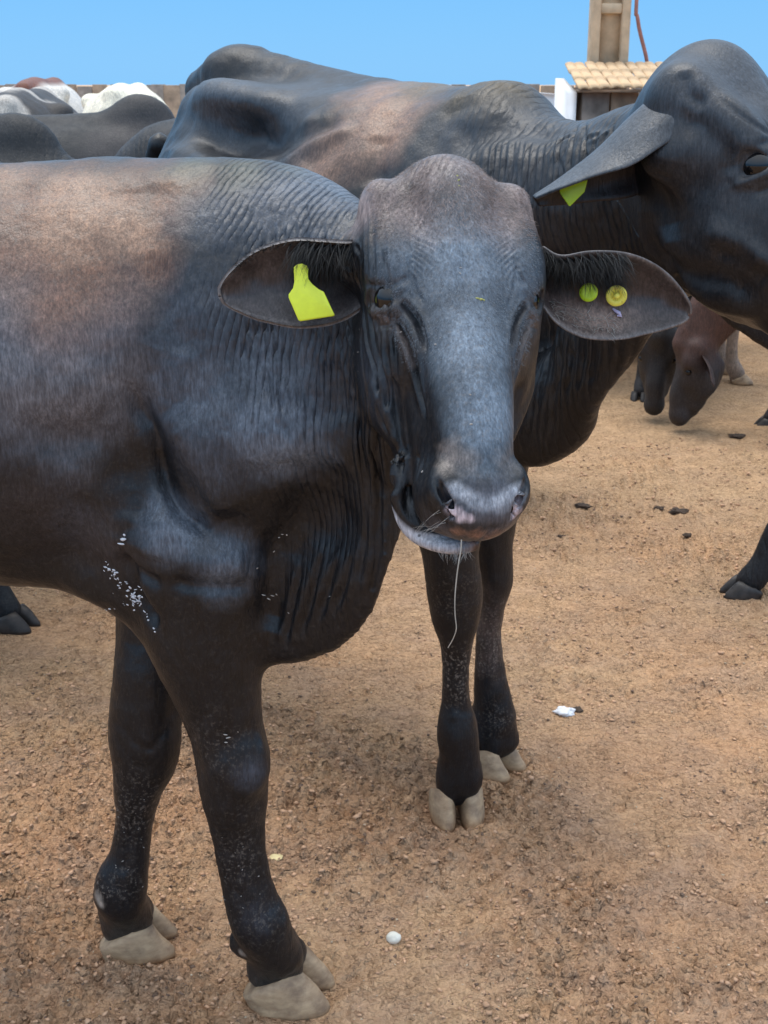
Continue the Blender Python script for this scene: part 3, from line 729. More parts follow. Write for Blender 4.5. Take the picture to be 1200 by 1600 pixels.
grey = paint(V, hb([(60, 590, .14, .9), (40, 500, .12, .9), (20, 650, .10, .8), (130, 540, .11, .9), (180, 480, .07, .7), (280, 600, .10, .75), (320, 500, .10, .6), (430, 660, .085, .95), (440, 560, .10, .6), (265, 830, .055, .8), (350, 885, .055, .6), (520, 300, .09, .9), (430, 320, .09, .8), (480, 400, .10, .7), (340, 340, .07, .6), (320, 690, .07, .6), (90, 720, .06, .5), (130, 820, .05, .45), (580, 600, .06, .4), (390, 1210, .03, .7), (400, 1440, .04, .35)]), .8, 9, 6)  # dusty grey hide, plus sky sheen painted on shoulder and upper surfaces
flank = paint(V, hb([(50, 570, .13, 1), (120, 520, .08, .8), (20, 480, .09, .9)]), 1.0, 8, 61)
ridge = paint(V, hb([(380, 262, .05, .8), (300, 262, .05, .9), (450, 262, .03, .5)]), .8, 18, 3)
c = lerp(c, (.062, .075, .098), grey); c = lerp(c, (.130, .124, .132), flank * .85); c = lerp(c, (.135, .165, .205), paint(V, hb([(430, 690, .055, 1), (400, 670, .04, .8), (470, 700, .045, .8), (270, 840, .045, .8), (255, 800, .03, .6), (350, 885, .05, .6), (420, 560, .05, .5), (330, 620, .05, .5), (500, 280, .06, .6)]), .9, 14, 62) * .85); c = lerp(c, (.19, .098, .058), rust * .9); c = lerp(c, (.32, .195, .125), tan * .75); c = lerp(c, (.10, .105, .07), ridge * .6)  # the pale blue step paints sky highlights on shoulder, neck base and elbow
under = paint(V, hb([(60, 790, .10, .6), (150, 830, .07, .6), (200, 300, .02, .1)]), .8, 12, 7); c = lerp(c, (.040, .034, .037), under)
# face: forehead and nose blue-grey with skylight painted in, brownish poll, pale muzzle spots
def hbl(L): return [(fr1.pt(p), r, s) for p, r, s in L]
fg = paint(V, hbl([((0, .12, 0), (.085, .09, .07), 1), ((0, .22, -.01), (.052, .09, .09), 1), ((.01, .31, -.01), (.047, .08, .08), 1), ((.06, .13, -.03), (.05, .06, .06), .7), ((-.06, .12, -.03), (.05, .06, .06), .6)]), .35, 30, 2) * np.clip((hl[:, 2] + .075) / .03, 0, 1)
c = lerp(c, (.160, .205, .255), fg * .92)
fb = paint(V, hbl([((0, .0, -.02), (.075, .05, .06), .8), ((-.085, .02, -.06), .05, 1), ((.085, .03, -.06), .05, 1), ((-.05, .05, -.02), .05, .7), ((.05, .05, -.02), .05, .7)]), .6, 34, 3)
c = lerp(c, (.32, .245, .225), fb * .8)
c = lerp(c, (.19, .195, .20), paint(V, hbl([((0, .03, 0), (.035, .05, .05), .8)]), .8, 50, 4) * .7)
c = lerp(c, (.155, .130, .115), paint(V, hbl([((-.040, .360, -.012), .022, .9), ((-.020, .368, -.008), .018, .7), ((.03, .37, -.012), .02, .5)]), .7, 60, 5))
c = lerp(c, (.13, .13, .15), paint(V, hbl([((0, .425, -.06), (.055, .03, .04), 1), ((0, .41, -.03), (.045, .03, .03), 1)]), .25, 60, 6))
c = lerp(c, (.34, .35, .38), paint(V, hbl([((0, .418, -.024), (.040, .010, .010), .8), ((.042, .408, -.016), (.014, .012, .012), .8), ((-.036, .404, -.014), (.014, .014, .014), .7)]), .5, 90, 7) * .7)
rd, rt_ = curve_dist(V, path(hp((713, 764), (726, 771), (742, 781), (760, 786), (780, 780), (798, 771), (812, 763)))); c = lerp(c, (.36, .385, .425), np.clip(1.3 - rd / .0085, 0, 1) * (.45 + .4 * fbm(V, 120, 2, 81)))  # pale band paints a highlight along the rim above the nostrils
c = lerp(c, (.035, .035, .04), paint(V, hb([(748, 757, .009, .8), (762, 758, .008, .8)]), .7, 90, 82) * .8)
c = lerp(c, (.62, .52, .55), paint(V, hb([(703, 786, .007, 1), (710, 799, .009, 1), (722, 809, .008, 1), (733, 810, .006, .9), (704, 796, .007, 1), (809, 784, .008, 1), (806, 797, .008, 1), (800, 806, .006, .8)]), .55, 110, 8))
c = lerp(c, (.25, .135, .09), paint(V, hb([(716, 830, .010, .9), (745, 836, .012, .8), (775, 836, .012, .7), (802, 826, .010, 1), (735, 850, .010, .7)]), .9, 100, 9) * .8)
ld, lt = curve_dist(V, path(LIP)); lip = np.clip((.0135 - ld) / .003, 0, 1) * np.clip((.98 - lt) / .25, 0, 1) * np.clip((lt + .12) / .2, 0, 1) * (.75 + .25 * vnoise(V, 60, 3))
c = lerp(c, (.50, .51, .55), lip); c = lerp(c, (.02, .02, .02), lip * (vnoise(V, 140, 12) > .86))
c = lerp(c, (.10, .085, .08), paint(V, hbl([((-.088, .17, -.055), (.03, .03, .03), .8), ((.088, .17, -.055), .03, .9), ((.074, .21, -.05), .025, .7), ((.06, .26, -.05), .02, .6), ((-.062, .21, -.04), .02, .5)]), .5, 40, 11) * .8)
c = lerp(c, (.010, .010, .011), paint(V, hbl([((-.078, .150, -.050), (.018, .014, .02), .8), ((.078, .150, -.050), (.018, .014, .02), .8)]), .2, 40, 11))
lipm = lip; dust = np.clip(paint(V, [((*at(340, 1170, YN - .05),), .06, .25), ((*at(365, 1340, YN - .04),), .08, .4), ((*at(200, 1280, YF - .04),), .09, .6), ((*at(410, 1440, YN - .04),), .06, .3), ((*at(200, 1390, YF - .04),), .05, .4), ((*at(160, 1390, YF - .02),), .03, 1)], .8, 20, 13)
               + .25 * rust + .08 + .2 * fg, 0, 1) * (1 - .0 * lip)
hoofy = np.clip((V[:, 2] - .10) / -.03, 0, 1)
c = lerp(c, (.05, .045, .04), hoofy * .5); c = lerp(c, (.40, .33, .27), paint(V, hb([(152, 1402, .013, 1), (156, 1412, .010, 1), (378, 1490, .009, 1), (376, 1500, .008, 1)]), .3, 60, 71))
for sx in (-1, 1):      # brow shade painted dark round the eyes, hair darkened along the tear line
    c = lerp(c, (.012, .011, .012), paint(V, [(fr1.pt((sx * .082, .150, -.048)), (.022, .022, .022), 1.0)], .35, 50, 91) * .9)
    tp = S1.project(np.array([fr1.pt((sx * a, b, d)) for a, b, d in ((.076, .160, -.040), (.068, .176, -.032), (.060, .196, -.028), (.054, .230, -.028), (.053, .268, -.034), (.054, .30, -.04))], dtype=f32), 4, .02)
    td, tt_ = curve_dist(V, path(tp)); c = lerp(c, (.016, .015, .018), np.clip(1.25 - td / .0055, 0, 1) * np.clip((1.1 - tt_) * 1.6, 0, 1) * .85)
    tp = S1.project(np.array([fr1.pt((sx * a, b, d)) for a, b, d in ((.088, .166, -.050), (.080, .186, -.050), (.070, .205, -.046), (.064, .235, -.048))], dtype=f32), 4, .02)
    td, tt_ = curve_dist(V, path(tp)); c = lerp(c, (.115, .092, .085), np.clip(1.3 - td / .007, 0, 1) * .7)
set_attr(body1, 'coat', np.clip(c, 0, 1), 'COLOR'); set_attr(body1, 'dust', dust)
s_ax = V[:, 0] * .88 - V[:, 1] * .42 + np.clip(1.40 - V[:, 2], 0, .25) * .16
set_attr(body1, 'phase', s_ax / .0098)
cm = np.clip((V[:, 0] + .27) / .10, 0, 1) * np.clip((.10 - V[:, 0]) / .05, 0, 1) * (1 - HS * np.clip((hl[:, 2] + .185) / .04, 0, 1) * np.clip((hl[:, 1] + .02) / .05, 0, 1) * np.clip((.125 - np.abs(hl[:, 0])) / .02, 0, 1)) * np.clip((V[:, 2] - .70) / .1, 0, 1) * np.clip((V[:, 0] * .5 + 1.0) * 1.0, 0, 1)
low = np.clip((V[:, 2] - .93) / .12, 0, 1); cm = cm * (.35 + .65 * low)
set_attr(body1, 'crease', cm)
eyes(fr1, root1)
# hooves
bp = lambda px, py: at(px, py, 1.0)
def ground_at(px, py):
    a = at(px, py, 1.0); d = a - np.array([0, 0, CAM_H]); t = -CAM_H / d[2]; return np.array([d[0] * t, d[1] * t, 0])
claw_pair(root1, (-.160, 1.840, 0.0), math.radians(-6), .140, M_hoof, .078, .03)
claw_pair(root1, (-.446, 1.975, 0.0), math.radians(4), .128, M_hoof, .070, .02)
for sy in (-1, 1): claw_pair(root1, (-1.675, BY + sy * .13, 0), 0, .115, M_hoof, .058)
# ears
A = lambda L: [at(*q) for q in L]
eL, PL, NL = ear('ear', A([(585, 372, 1.625), (548, 380, 1.60), (505, 378, 1.595), (455, 377, 1.60), (400, 394, 1.61), (362, 424, 1.62), (345, 448, 1.63), (346, 462, 1.63)]),
    A([(590, 462, 1.615), (572, 474, 1.605), (530, 500, 1.60), (470, 510, 1.60), (410, 500, 1.61), (372, 486, 1.62), (352, 474, 1.63), (346, 463, 1.63)]), .040, root1, M_coat, colr=(.03, .03, .034), inner=(.05, .042, .042))
eR, PR, NR = ear('ear', A([(845, 385, 1.665), (875, 402, 1.655), (925, 394, 1.65), (985, 398, 1.655), (1035, 422, 1.665), (1066, 456, 1.675), (1079, 480, 1.68), (1077, 492, 1.685)]),
    A([(845, 470, 1.655), (872, 505, 1.65), (915, 528, 1.65), (970, 530, 1.655), (1025, 518, 1.665), (1058, 508, 1.675), (1072, 500, 1.68), (1077, 493, 1.685)]), .038, root1, M_coat, inner=(.048, .038, .037), rimc=(.16, .145, .14), midc=(.32, .225, .18))
# hair tufts inside the ears
def tuft(P, Nn_, us, vs, n, ln, mat, direction, name='ear_hair'):
    nu, nv = P.shape[:2]; r = []; d = []
    for _ in range(n):
        i = int(rng.uniform(*us) * (nu - 1)); j = int(rng.uniform(*vs) * (nv - 1)); a = rng.random(); p = P[i, j] * (1 - a) + P[min(i + 1, nu - 1), min(j + 1, nv - 1)] * a
        r.append(p); d.append(np.asarray(direction) + rng.normal(size=3) * .3 + np.array([0, -.35, 0]))
    return hairs(name, np.array(r), np.array(d), rng.uniform(.6, 1.2, n) * ln, .00045, mat, root1, .5, .8, 4)
tuft(PL, NL, (.0, .45), (0.0, .30), 1300, .044, M_hair_dark, (-.45, -.4, -.8)); tuft(PL, NL, (0, .8), (0, .05), 260, .012, M_hair_dark, (-.3, -.5, .6))
tuft(PR, NR, (.0, .45), (0.0, .30), 1200, .038, M_hair_dark, (.5, -.4, -.7)); tuft(PR, NR, (.1, .5), (.75, .95), 120, .016, M_hair_pale, (.5, -.5, .5))
# yellow tag with its neck and stud, in the ear on the left of the picture
tg = plate('ear_tag', A([(459, 424, 1.590), (459, 418, 1.590), (464, 413, 1.590), (472, 412, 1.590), (479, 415, 1.590), (482, 421, 1.590), (481, 428, 1.590), (482, 436, 1.589), (488, 444, 1.588), (498, 452, 1.587), (506, 456, 1.586), (523, 492, 1.580),
    (521, 494, 1.580), (469, 502, 1.580), (466, 500, 1.580), (451, 465, 1.586), (451, 460, 1.587), (458, 450, 1.588), (460, 440, 1.589)]), (0.1, -1, .12), .0011, M_tag, root1)
tag(tg, 'big yellow tag hanging in the ear'); disc('stud', at(470, 422, 1.5885), (0.1, -1, .12), .006, .0022, M_tag, tg)
b1_ = disc('ear_button', at(963, 462, 1.668), (-.1, -1, .05), .0136, .003, M_tag2, root1, prof=[(0, 0), (.0136, 0), (.0138, .0022), (.0128, .0034), (.0062, .0034), (.0055, .0018), (.0042, .0018), (.0036, .0075), (.0020, .0085), (0, .0085)])
tag(b1_, 'yellow button with a raised stud')
M_lilac = simple('lilac_mark', (.50, .46, .66), .6, .15); lm = []
for px_, py_ in ((957, 482), (962, 486), (967, 489), (970, 494), (964, 493)):
    o_ = np.array([0, 0, CAM_H]); d_ = unit(at(px_, py_, 1.7) - o_); w_ = PR.reshape(-1, 3) - o_; i_ = np.argmin(np.linalg.norm(w_ - (w_ @ d_)[:, None] * d_, axis=1)); lm.append(o_ + d_ * (w_[i_] @ d_ - .0035))
sweep('paint_mark', np.array(lm), [.0012, .0022, .0028, .0024, .0012], M_lilac, root1); b2_ = disc('ear_button', at(920, 457, 1.668), (-.35, -1, .25), .0120, .0025, M_tag3, root1, prof=[(0, 0), (.012, 0), (.0122, .002), (.011, .0034), (.006, .0026), (0, .0022)]); tag(b2_, 'lime green button')

# flecks of foam on the elbow and chest, and dried flecks on the legs and face
def flecks(name, S, pts, mat, parent, lab=None):
    V = []; F = []; rr_ = random.Random(11)
    P = hits(S, [(x, y) for x, y, r in pts])
    for p, (x, y, r) in zip(P, pts):
        b0 = len(V); r = r * .75 * scale_at(p); ax = rr_.uniform(.8, 2.0); rot = rr_.uniform(-.9, .9)
        for k, (q, z) in enumerate(((1.0, -.2), (.8, .5), (.3, .85))):
            for j in range(7):
                th = 2 * math.pi * j / 7; a = math.cos(th) * q * ax * rr_.uniform(.75, 1.2); b = math.sin(th) * q / ax * rr_.uniform(.75, 1.2)
                V.append(p + r * np.array([a * math.cos(rot) - b * math.sin(rot), -z * .5, a * math.sin(rot) + b * math.cos(rot)]))
        for k in range(2):
            for j in range(7): F.append([b0 + k * 7 + j, b0 + k * 7 + (j + 1) % 7, b0 + (k + 1) * 7 + (j + 1) % 7, b0 + (k + 1) * 7 + j])
        F.append([b0 + 14 + j for j in range(7)])
    ob = link_mesh(name, V, F, mat, parent); ob['kind'] = 'stuff'; return ob
M_foam = N('foam').set(Base_Color=(.60, .61, .64), Roughness=.3)
M_fleck = simple('dried_fleck', (.34, .31, .28), .7, .4)
fl = [(192, 843, 5), (189, 850, 4), (194, 836, 3)]
for k in range(44):
    t = rr.random(); fl.append((158 + 62 * t + rr.uniform(-8, 8), 878 + 66 * t + rr.uniform(-7, 9), rr.uniform(1.2, 3.8)))
for k in range(26): fl.append((rr.uniform(165, 225), rr.uniform(915, 962), rr.uniform(1, 3)))
for k in range(12): t = rr.random(); fl.append((216 + 28 * t, 935 + 55 * t + rr.uniform(-3, 3), rr.uniform(1, 2.4)))
flecks('foam_fleck', S1, fl, M_foam, root1)
fl = [(436, 840, 1.8), (441, 835, 1.6), (448, 836, 2), (428, 862, 2), (402, 888, 2), (412, 930, 2.6), (420, 936, 3), (426, 931, 2.5), (432, 929, 1.6), (451, 958, 1.6), (515, 932, 1.4), (352, 1148, 2.6), (356, 1153, 3), (353, 1160, 2.4), (371, 1143, 2.2), (376, 1186, 2), (372, 1190, 2),
      (735, 617, 2.8), (736, 663, 3.2), (681, 538, 3.0), (719, 427, 2.0), (720, 418, 1.8), (735, 630, 1.4), (660, 737, 2.6), (626, 519, 2.4), (688, 528, 1.5), (815, 410, 1.6), (809, 690, 2), (560, 550, 1.4), (560, 580, 1.2), (562, 515, 1.2)]
for k in range(24): fl.append((rr.uniform(345, 420), rr.uniform(1290, 1460) , rr.uniform(.7, 1.9)))
for k in range(20): fl.append((rr.uniform(170, 235), rr.uniform(1230, 1400), rr.uniform(.7, 1.8)))
flecks('mud_fleck', S1, fl, M_fleck, root1)
M_yel = simple('pollen_yellow', (.45, .45, .12), .7, .3); flecks('pollen_fleck', S1, [(751, 468, 4), (746, 466, 3), (756, 469, 2.4), (716, 282, 3), (714, 275, 2.5), (717, 290, 2)], M_yel, root1)
# chin bristles, lip whiskers, lashes
def bristle(name, pix, direction, n, ln, rad, mat, jitter=6, curl=.4, grav=.5):
    q = [pix[rr.randrange(len(pix))] for _ in range(n)]; P = hits(S1, [(x + rr.uniform(-jitter, jitter), y + rr.uniform(-3, 3)) for x, y in q])
    return hairs(name, P, np.asarray(direction)[None] + rng.normal(size=(n, 3)) * .35, rng.uniform(.5, 1.1, n) * ln, rad, mat, root1, curl, grav, 4)
bristle('chin_bristle', [(665, 862), (680, 865), (695, 866), (710, 866), (728, 862), (650, 855)], (0, -.6, -1), 130, .014, .00035, M_hair_pale)
bristle('whisker', [(690, 815), (700, 822), (680, 825), (670, 818), (705, 808), (690, 800)], (-1, -.6, -.25), 15, .030, .00024, M_hair_pale, 9, .15, .5)
bristle('eyelash', [(590, 464), (598, 462), (606, 464), (612, 470)], (-.3, -1, -.2), 26, .012, .0004, M_hair_dark, 3)
bristle('eyelash', [(843, 468), (850, 470)], (.3, -1, -.2), 14, .010, .0004, M_hair_dark, 3)
# short coat hair standing out from the poll, the crown and along the outline
def coat_fuzz(name, weight, n, ln, colr_mat, lay, rad=.00022):
    fcs = V[F].mean(1); Nf = np.cross(V[F[:, 2]] - V[F[:, 0]], V[F[:, 3]] - V[F[:, 1]]); ar = np.linalg.norm(Nf, axis=1) / 2; Nf = Nf / (2 * ar[:, None] + 1e-12)
    p = ar * weight(fcs); p /= p.sum(); ch = rng.choice(len(p), n, p=p); a, b = rng.random((2, n, 1))
    q = V[F[ch]]; P = (q[:, 0] * (1 - a) + q[:, 1] * a) * (1 - b) + (q[:, 3] * (1 - a) + q[:, 2] * a) * b; D = Nf[ch] * .45 + lay(P) + rng.normal(size=(n, 3)) * .22
    return hairs(name, P - Nf[ch] * .0005, D, rng.uniform(.6, 1.15, n) * ln, rad, colr_mat, root1, .2, .05, 2)
M_fuzzb = simple('poll_hair', (.34, .27, .245), .6, .45, 60); M_fuzzg = simple('face_hair', (.21, .24, .275), .6, .5, 60)
def on_head(y0, y1, soft, z0=-.12):
    def f(P):
        h = fr1.loc(P); return np.clip((h[:, 1] - y0) / soft, 0, 1) * np.clip((y1 - h[:, 1]) / soft, 0, 1) * (h[:, 2] > z0) * np.clip((.105 - np.abs(h[:, 0])) / .02, 0, 1)
    return f
nose = fr1.R[1]; side = fr1.R[0]
def lay(P):
    h = fr1.loc(P); return nose[None] * .9 + side[None] * np.clip(h[:, :1] * 12, -1, 1)
coat_fuzz('poll_fuzz', on_head(-.12, .10, .06), 17000, .0060, M_fuzzb, lay)
coat_fuzz('face_fuzz', on_head(.02, .25, .06, -.055), 10000, .0042, M_fuzzg, lay)

# a thin stalk hanging from the lips
M_straw = simple('straw_pale', (.38, .35, .30), .5, .2)
sp = [at(*q) for q in ((721, 843, 1.395), (720, 860, 1.392), (715, 890, 1.39), (711, 930, 1.39), (711, 960, 1.39), (713, 982, 1.39), (708, 998, 1.395), (700, 1012, 1.40))]
sp = catmull(sp, 4); tag(sweep('straw', sp, np.linspace(.0009, .0005, len(sp)), M_straw), 'thin pale stalk of straw hanging from the mouth of the front bull', 'straw')

# ------------------------------------------------------------------ THE SECOND BULL, standing behind and looking right
root2 = empty('bull', (-.1, 2.85, 0), 'large black bull behind the front one, seen from the side with a long drooping ear', 'bull', GR)
S2 = Sculpt()
S2.tube([(-.49, 3.42, 1.25, .07, .14), (-.43, 3.34, 1.26, .12, .21), (-.35, 3.18, 1.22, .19, .285), (-.25, 2.98, 1.17, .29, .335), (-.06, 2.80, 1.148, .30, .35), (.11, 2.64, 1.158, .26, .33), (.22, 2.52, 1.11, .20, .285), (.28, 2.44, 1.11, .14, .22)], k=.05, n=4)
S2.tube([(*at(320, 138, 3.30), .05, .045), (*at(375, 108, 3.16), .055, .045), (*at(500, 128, 2.98), .05, .035), (*at(640, 172, 2.76), .06, .035), (*at(720, 185, 2.62), .06, .04)], k=.06)
S2.ell(at(372, 118, 3.14), (.085, .06, .060), k=.04)
S2.ell(at(782, 214, 2.50), (.095, .085, .098), k=.05)
# hip bone shelf on the near side
S2.tube([(*at(318, 166, 3.04), .032, .042), (*at(345, 158, 2.93), .05, .045), (*at(420, 175, 2.80), .045, .04)], k=.05)
S2.tube([(*at(316, 178, 3.06), .035, .045), (*at(312, 250, 3.10), .05, .06), (-.46, 3.15, .95, .11, .14), (-.50, 3.04, .80, .11, .11), (-.58, 3.08, .62, .075, .065), (-.66, 3.14, .47, .05, .046), (-.63, 3.11, .32, .036, .034), (-.62, 3.10, .17, .035, .033), (-.61, 3.09, .11, .043, .04), (-.58, 3.06, .055, .045, .04)], up=(.7, .7, 0), k=.045)
S2.tube([(-.42, 3.30, .95, .13, .14), (-.36, 3.24, .80, .10, .10), (-.44, 3.30, .62, .07, .062), (-.52, 3.36, .47, .05, .046), (-.50, 3.34, .32, .036, .034), (-.49, 3.33, .17, .035, .033), (-.48, 3.32, .11, .043, .04), (-.45, 3.29, .055, .045, .04)], up=(.7, .7, 0), k=.045)
S2.tube([(-.58, 3.44, 1.35, .030), (-.63, 3.50, 1.2, .026), (-.64, 3.51, .9, .018), (-.63, 3.50, .6, .013)], k=.02)
S2.tube([(*at(760, 310, 2.52), .17, .185), (*at(860, 312, 2.36), .135, .142), (*at(930, 312, 2.25), .120, .132), (*at(1000, 300, 2.13), .110, .138), (*at(1060, 285, 2.03), .10, .135)], k=.07, n=6)
S2.ell((.20, 2.50, .98), (.17, .17, .24), k=.07)
S2.tube([(*at(1050, 395, 2.03), .045, .070), (*at(976, 475, 2.10), .038, .072), (*at(918, 550, 2.16), .036, .080), (*at(885, 615, 2.22), .040, .088), (*at(835, 655, 2.28), .05, .088), (*at(780, 650, 2.36), .07, .09)], k=.05, n=6)
fr2 = Frame(at(1158, 66, 1.93), (.62, .78, .0), (.55, -.45, -.70), 1.14)
head_prims(S2, fr2)
S2.ell(at(1078, 165, 1.905), (.050, .040, .050), k=.04); S2.ell(at(1062, 190, 1.90), (.030, .032, .034), k=.03)
S2.ell(fr2.pt((-.095, .075, -.120)), (.050, .035, .045), k=.03); S2.ell(fr2.pt((.1, .075, -.120)), (.04, .035, .04), k=.03)
Y2 = 2.41; Y3 = 2.62
for c_, yw, sz, hh in (((.158, 2.405), -86, .122, .074), ((.252, 2.615), -40, .132, .068)):
    for p_, r_, ax_ in coronet(c_, math.radians(yw), sz, hh): S2.ell(p_, r_, axes=ax_, k=.022)
S2.tube([pt(700, 640, 2.50, 90, .10), pt(702, 760, Y2 + .03, 66, .075), pt(703, 860, Y2, 46, .056), pt(711, 925, Y2, 44, .050), pt(712, 965, Y2, 37, .045), pt(713, 1007, Y2, 25, .034), pt(712, 1055, Y2, 21.5, .029), pt(712, 1098, Y2, 23, .030), pt(714, 1125, Y2, 30, .036),
         pt(716, 1155, Y2, 33, .040), pt(720, 1190, Y2, 31, .034), pt(723, 1212, Y2, 30, .032)], up=(0, 1, 0), k=.04, n=6)
S2.tube([pt(765, 640, 2.62, 80, .10), pt(766, 760, Y3, 52, .07), pt(768, 850, Y3, 34, .052), pt(775, 905, Y3, 27, .048), pt(770, 940, Y3, 21, .040), pt(764, 985, Y3, 19.5, .031), pt(765, 1030, Y3, 22, .029), pt(767, 1070, Y3, 27, .034), pt(774, 1115, Y3, 31, .040), pt(780, 1142, Y3, 29, .034), pt(784, 1156, Y3, 28, .032)], up=(0, 1, 0), k=.04, n=6)
G, lo = S2.grid(0.0125)
V, F = surface_nets(G, lo, 0.0125); del G
V = S2.project(V, 2, .008); make_bvh(S2, V, F)
def hs2(P): h = fr2.loc(P); return (h[:, 1] > -.06) & (h[:, 1] < .52) & (np.abs(h[:, 0]) < .15) & (h[:, 2] > -.24)
V = smooth(V, F, 3, keep=~hs2(V))
fc0 = V[F].mean(1); V, F, ex = subdivide(V, F, ((fc0[:, 2] > 1.05) | (fc0[:, 0] > .02)) & (fc0[:, 1] + fc0[:, 0] * .8 < 3.02), []); V = smooth(V, F, 2, keep=~hs2(V))
ix = np.nonzero(hs2(V))[0]; V[ix] = S2.project(V[ix], 1, .006)
V, F, ex = subdivide(V, F, hs2(V[F].mean(1)) | ((V[F].mean(1)[:, 0] > .12) & (V[F].mean(1)[:, 2] > 1.0) & (V[F].mean(1)[:, 1] < 2.55) & (V[F].mean(1)[:, 0] + V[F].mean(1)[:, 1] < 2.75)), ex); ix = np.nonzero(hs2(V))[0]; V[ix] = S2.project(V[ix], 1, .004); V = smooth(V, F, 2)
V = head_details(V, F, S2, fr2)
hp = lambda *q: hits(S2, q)
Nn = vnormals(V, F)
V = dent(V, Nn, hp((345, 198))[0], (.11, .14, .045), .075); V = dent(V, Nn, hp((400, 205))[0], (.09, .12, .04), .045)
for C, wd, dp in ((((300, 190), (320, 250), (330, 300)), .03, -.012), (((275, 170), (262, 220), (258, 262)), .03, .010), (((360, 250), (430, 205), (500, 180)), .022, -.010), (((400, 262), (460, 215), (540, 190)), .02, .008), (((430, 262), (490, 220), (560, 200)), .02, -.007), (((470, 262), (540, 220)), .02, .006),
    (((600, 210), (590, 240), (585, 290)), .03, .010), (((720, 150), (700, 200), (690, 260)), .05, .010), (((700, 225), (760, 205), (830, 200), (880, 210)), .035, .014), (((590, 170), (640, 200), (700, 210)), .05, .006),
    (((1010, 330), (1030, 400), (1070, 430), (1140, 440), (1199, 480)), .022, .012), (((1040, 250), (1030, 300), (1045, 380)), .03, .012), (((1100, 360), (1150, 380), (1199, 430)), .018, -.008), (((1110, 395), (1160, 400), (1199, 445)), .014, .006),
    (((1060, 200), (1090, 195), (1130, 235), (1150, 290)), .02, .008), (((1068, 110), (1075, 145), (1105, 165)), .012, .007), (((1052, 430), (1060, 480)), .01, .006)):
    V = crease(V, Nn, hp(*C), wd, dp)
for k in range(24):
    x0 = 735 + k * 9.5 + rr.uniform(-3, 3); yt = 150 + 20 * abs(k - 12) / 12; V = crease(V, Nn, hp((x0 + 6, yt + rr.uniform(15, 45)), (x0, 215), (x0 - 6, 270), (x0 - 4, rr.uniform(300, 400))), .0045, rr.uniform(.0015, .0045), .0012)
for k in range(12):
    x0 = 830 + k * 18; V = crease(V, Nn, hp((x0, 440 + rr.uniform(-10, 40)), (x0 - 8, 560), (x0 - 20, 650 - k * 8)), .008, rr.uniform(.002, .005), .0012)
for k in range(10):
    V = crease(V, Nn, hp((1125 + k * 7, 150 + k * 5), (1145 + k * 6, 172 + k * 4), (1165 + k * 5, 182 + k * 3)), .003, .0016)
Nn = vnormals(V, F); V = (V + Nn * ((fbm(V, 14, 3, 9) - .5) * .007 + (fbm(V, 50, 2, 19) - .5) * .002)[:, None] * (1 - .8 * hs2(V))[:, None]).astype(f32)
body2 = link_mesh('body', V, F, M_coat, root2, extra=ex)
hb = lambda L: [(p, r, s) for p, (_, _, r, s) in zip(hits(S2, [(a, b) for a, b, _, _ in L]), L)]
c = np.tile(np.array([.0060, .0070, .0092]), (len(V), 1))
c = lerp(c, (.050, .060, .074), paint(V, hb([(340, 140, .14, .9), (440, 160, .14, .7), (600, 180, .12, .5), (850, 190, .12, .5), (1130, 110, .14, .9), (1150, 180, .10, .6), (1090, 130, .08, .6), (460, 250, .10, .5), (700, 200, .10, .5), (1000, 200, .08, .4)]), .6, 9, 4))  # sky sheen painted as grey on the upward-facing parts
c = lerp(c, (.25, .145, .095), paint(V, hb([(590, 175, .12, 1), (560, 200, .09, .8), (525, 235, .10, .9), (510, 258, .08, .8), (600, 145, .10, .9), (650, 140, .08, .7)]), .9, 10, 5))
c = lerp(c, (.11, .08, .04), paint(V, hb([(770, 128, .08, .7), (660, 132, .10, .7), (720, 150, .05, .5)]), .8, 12, 6))
c = lerp(c, (.032, .031, .034), paint(V, hb([(800, 330, .2, .8), (1080, 300, .12, .6), (1130, 320, .1, .6)]), .7, 9, 7))
c = lerp(c, (.14, .10, .085), paint(V, [((at(765, 1000, Y3 - .04)), (.06, .08, .10), .5)], .8, 30, 7))
set_attr(body2, 'coat', c, 'COLOR')
du = paint(V, [(at(712, 1055, Y2 - .03), (.06, .07, .075), 1.3), (at(764, 1000, Y3 - .03), (.06, .07, .09), 1.2), (at(712, 930, Y2 - .03), .06, .4), (at(780, 1120, Y3 - .03), .05, .5)], .8, 30, 7)
set_attr(body2, 'dust', np.clip(du + .06, 0, 1)); set_attr(body2, 'phase', (V[:, 0] * .70 - V[:, 1] * .70) / .017)
set_attr(body2, 'crease', np.clip((V[:, 0] - .10) / .12, 0, 1) * (1 - hs2(V)) * np.clip((V[:, 2] - .8) / .1, 0, 1) * .8)
eyes(fr2, root2, .0185)
claw_pair(root2, (.158, 2.405, 0), math.radians(-86), .122, M_hoof, .074, .0); claw_pair(root2, (.252, 2.615, 0), math.radians(-40), .132, M_hoof, .068, .05)
claw_pair(root2, (-.56, 3.04, 0), math.radians(-45), .12, M_hoof_dark, .06); claw_pair(root2, (-.43, 3.27, 0), math.radians(-45), .12, M_hoof_dark, .06)
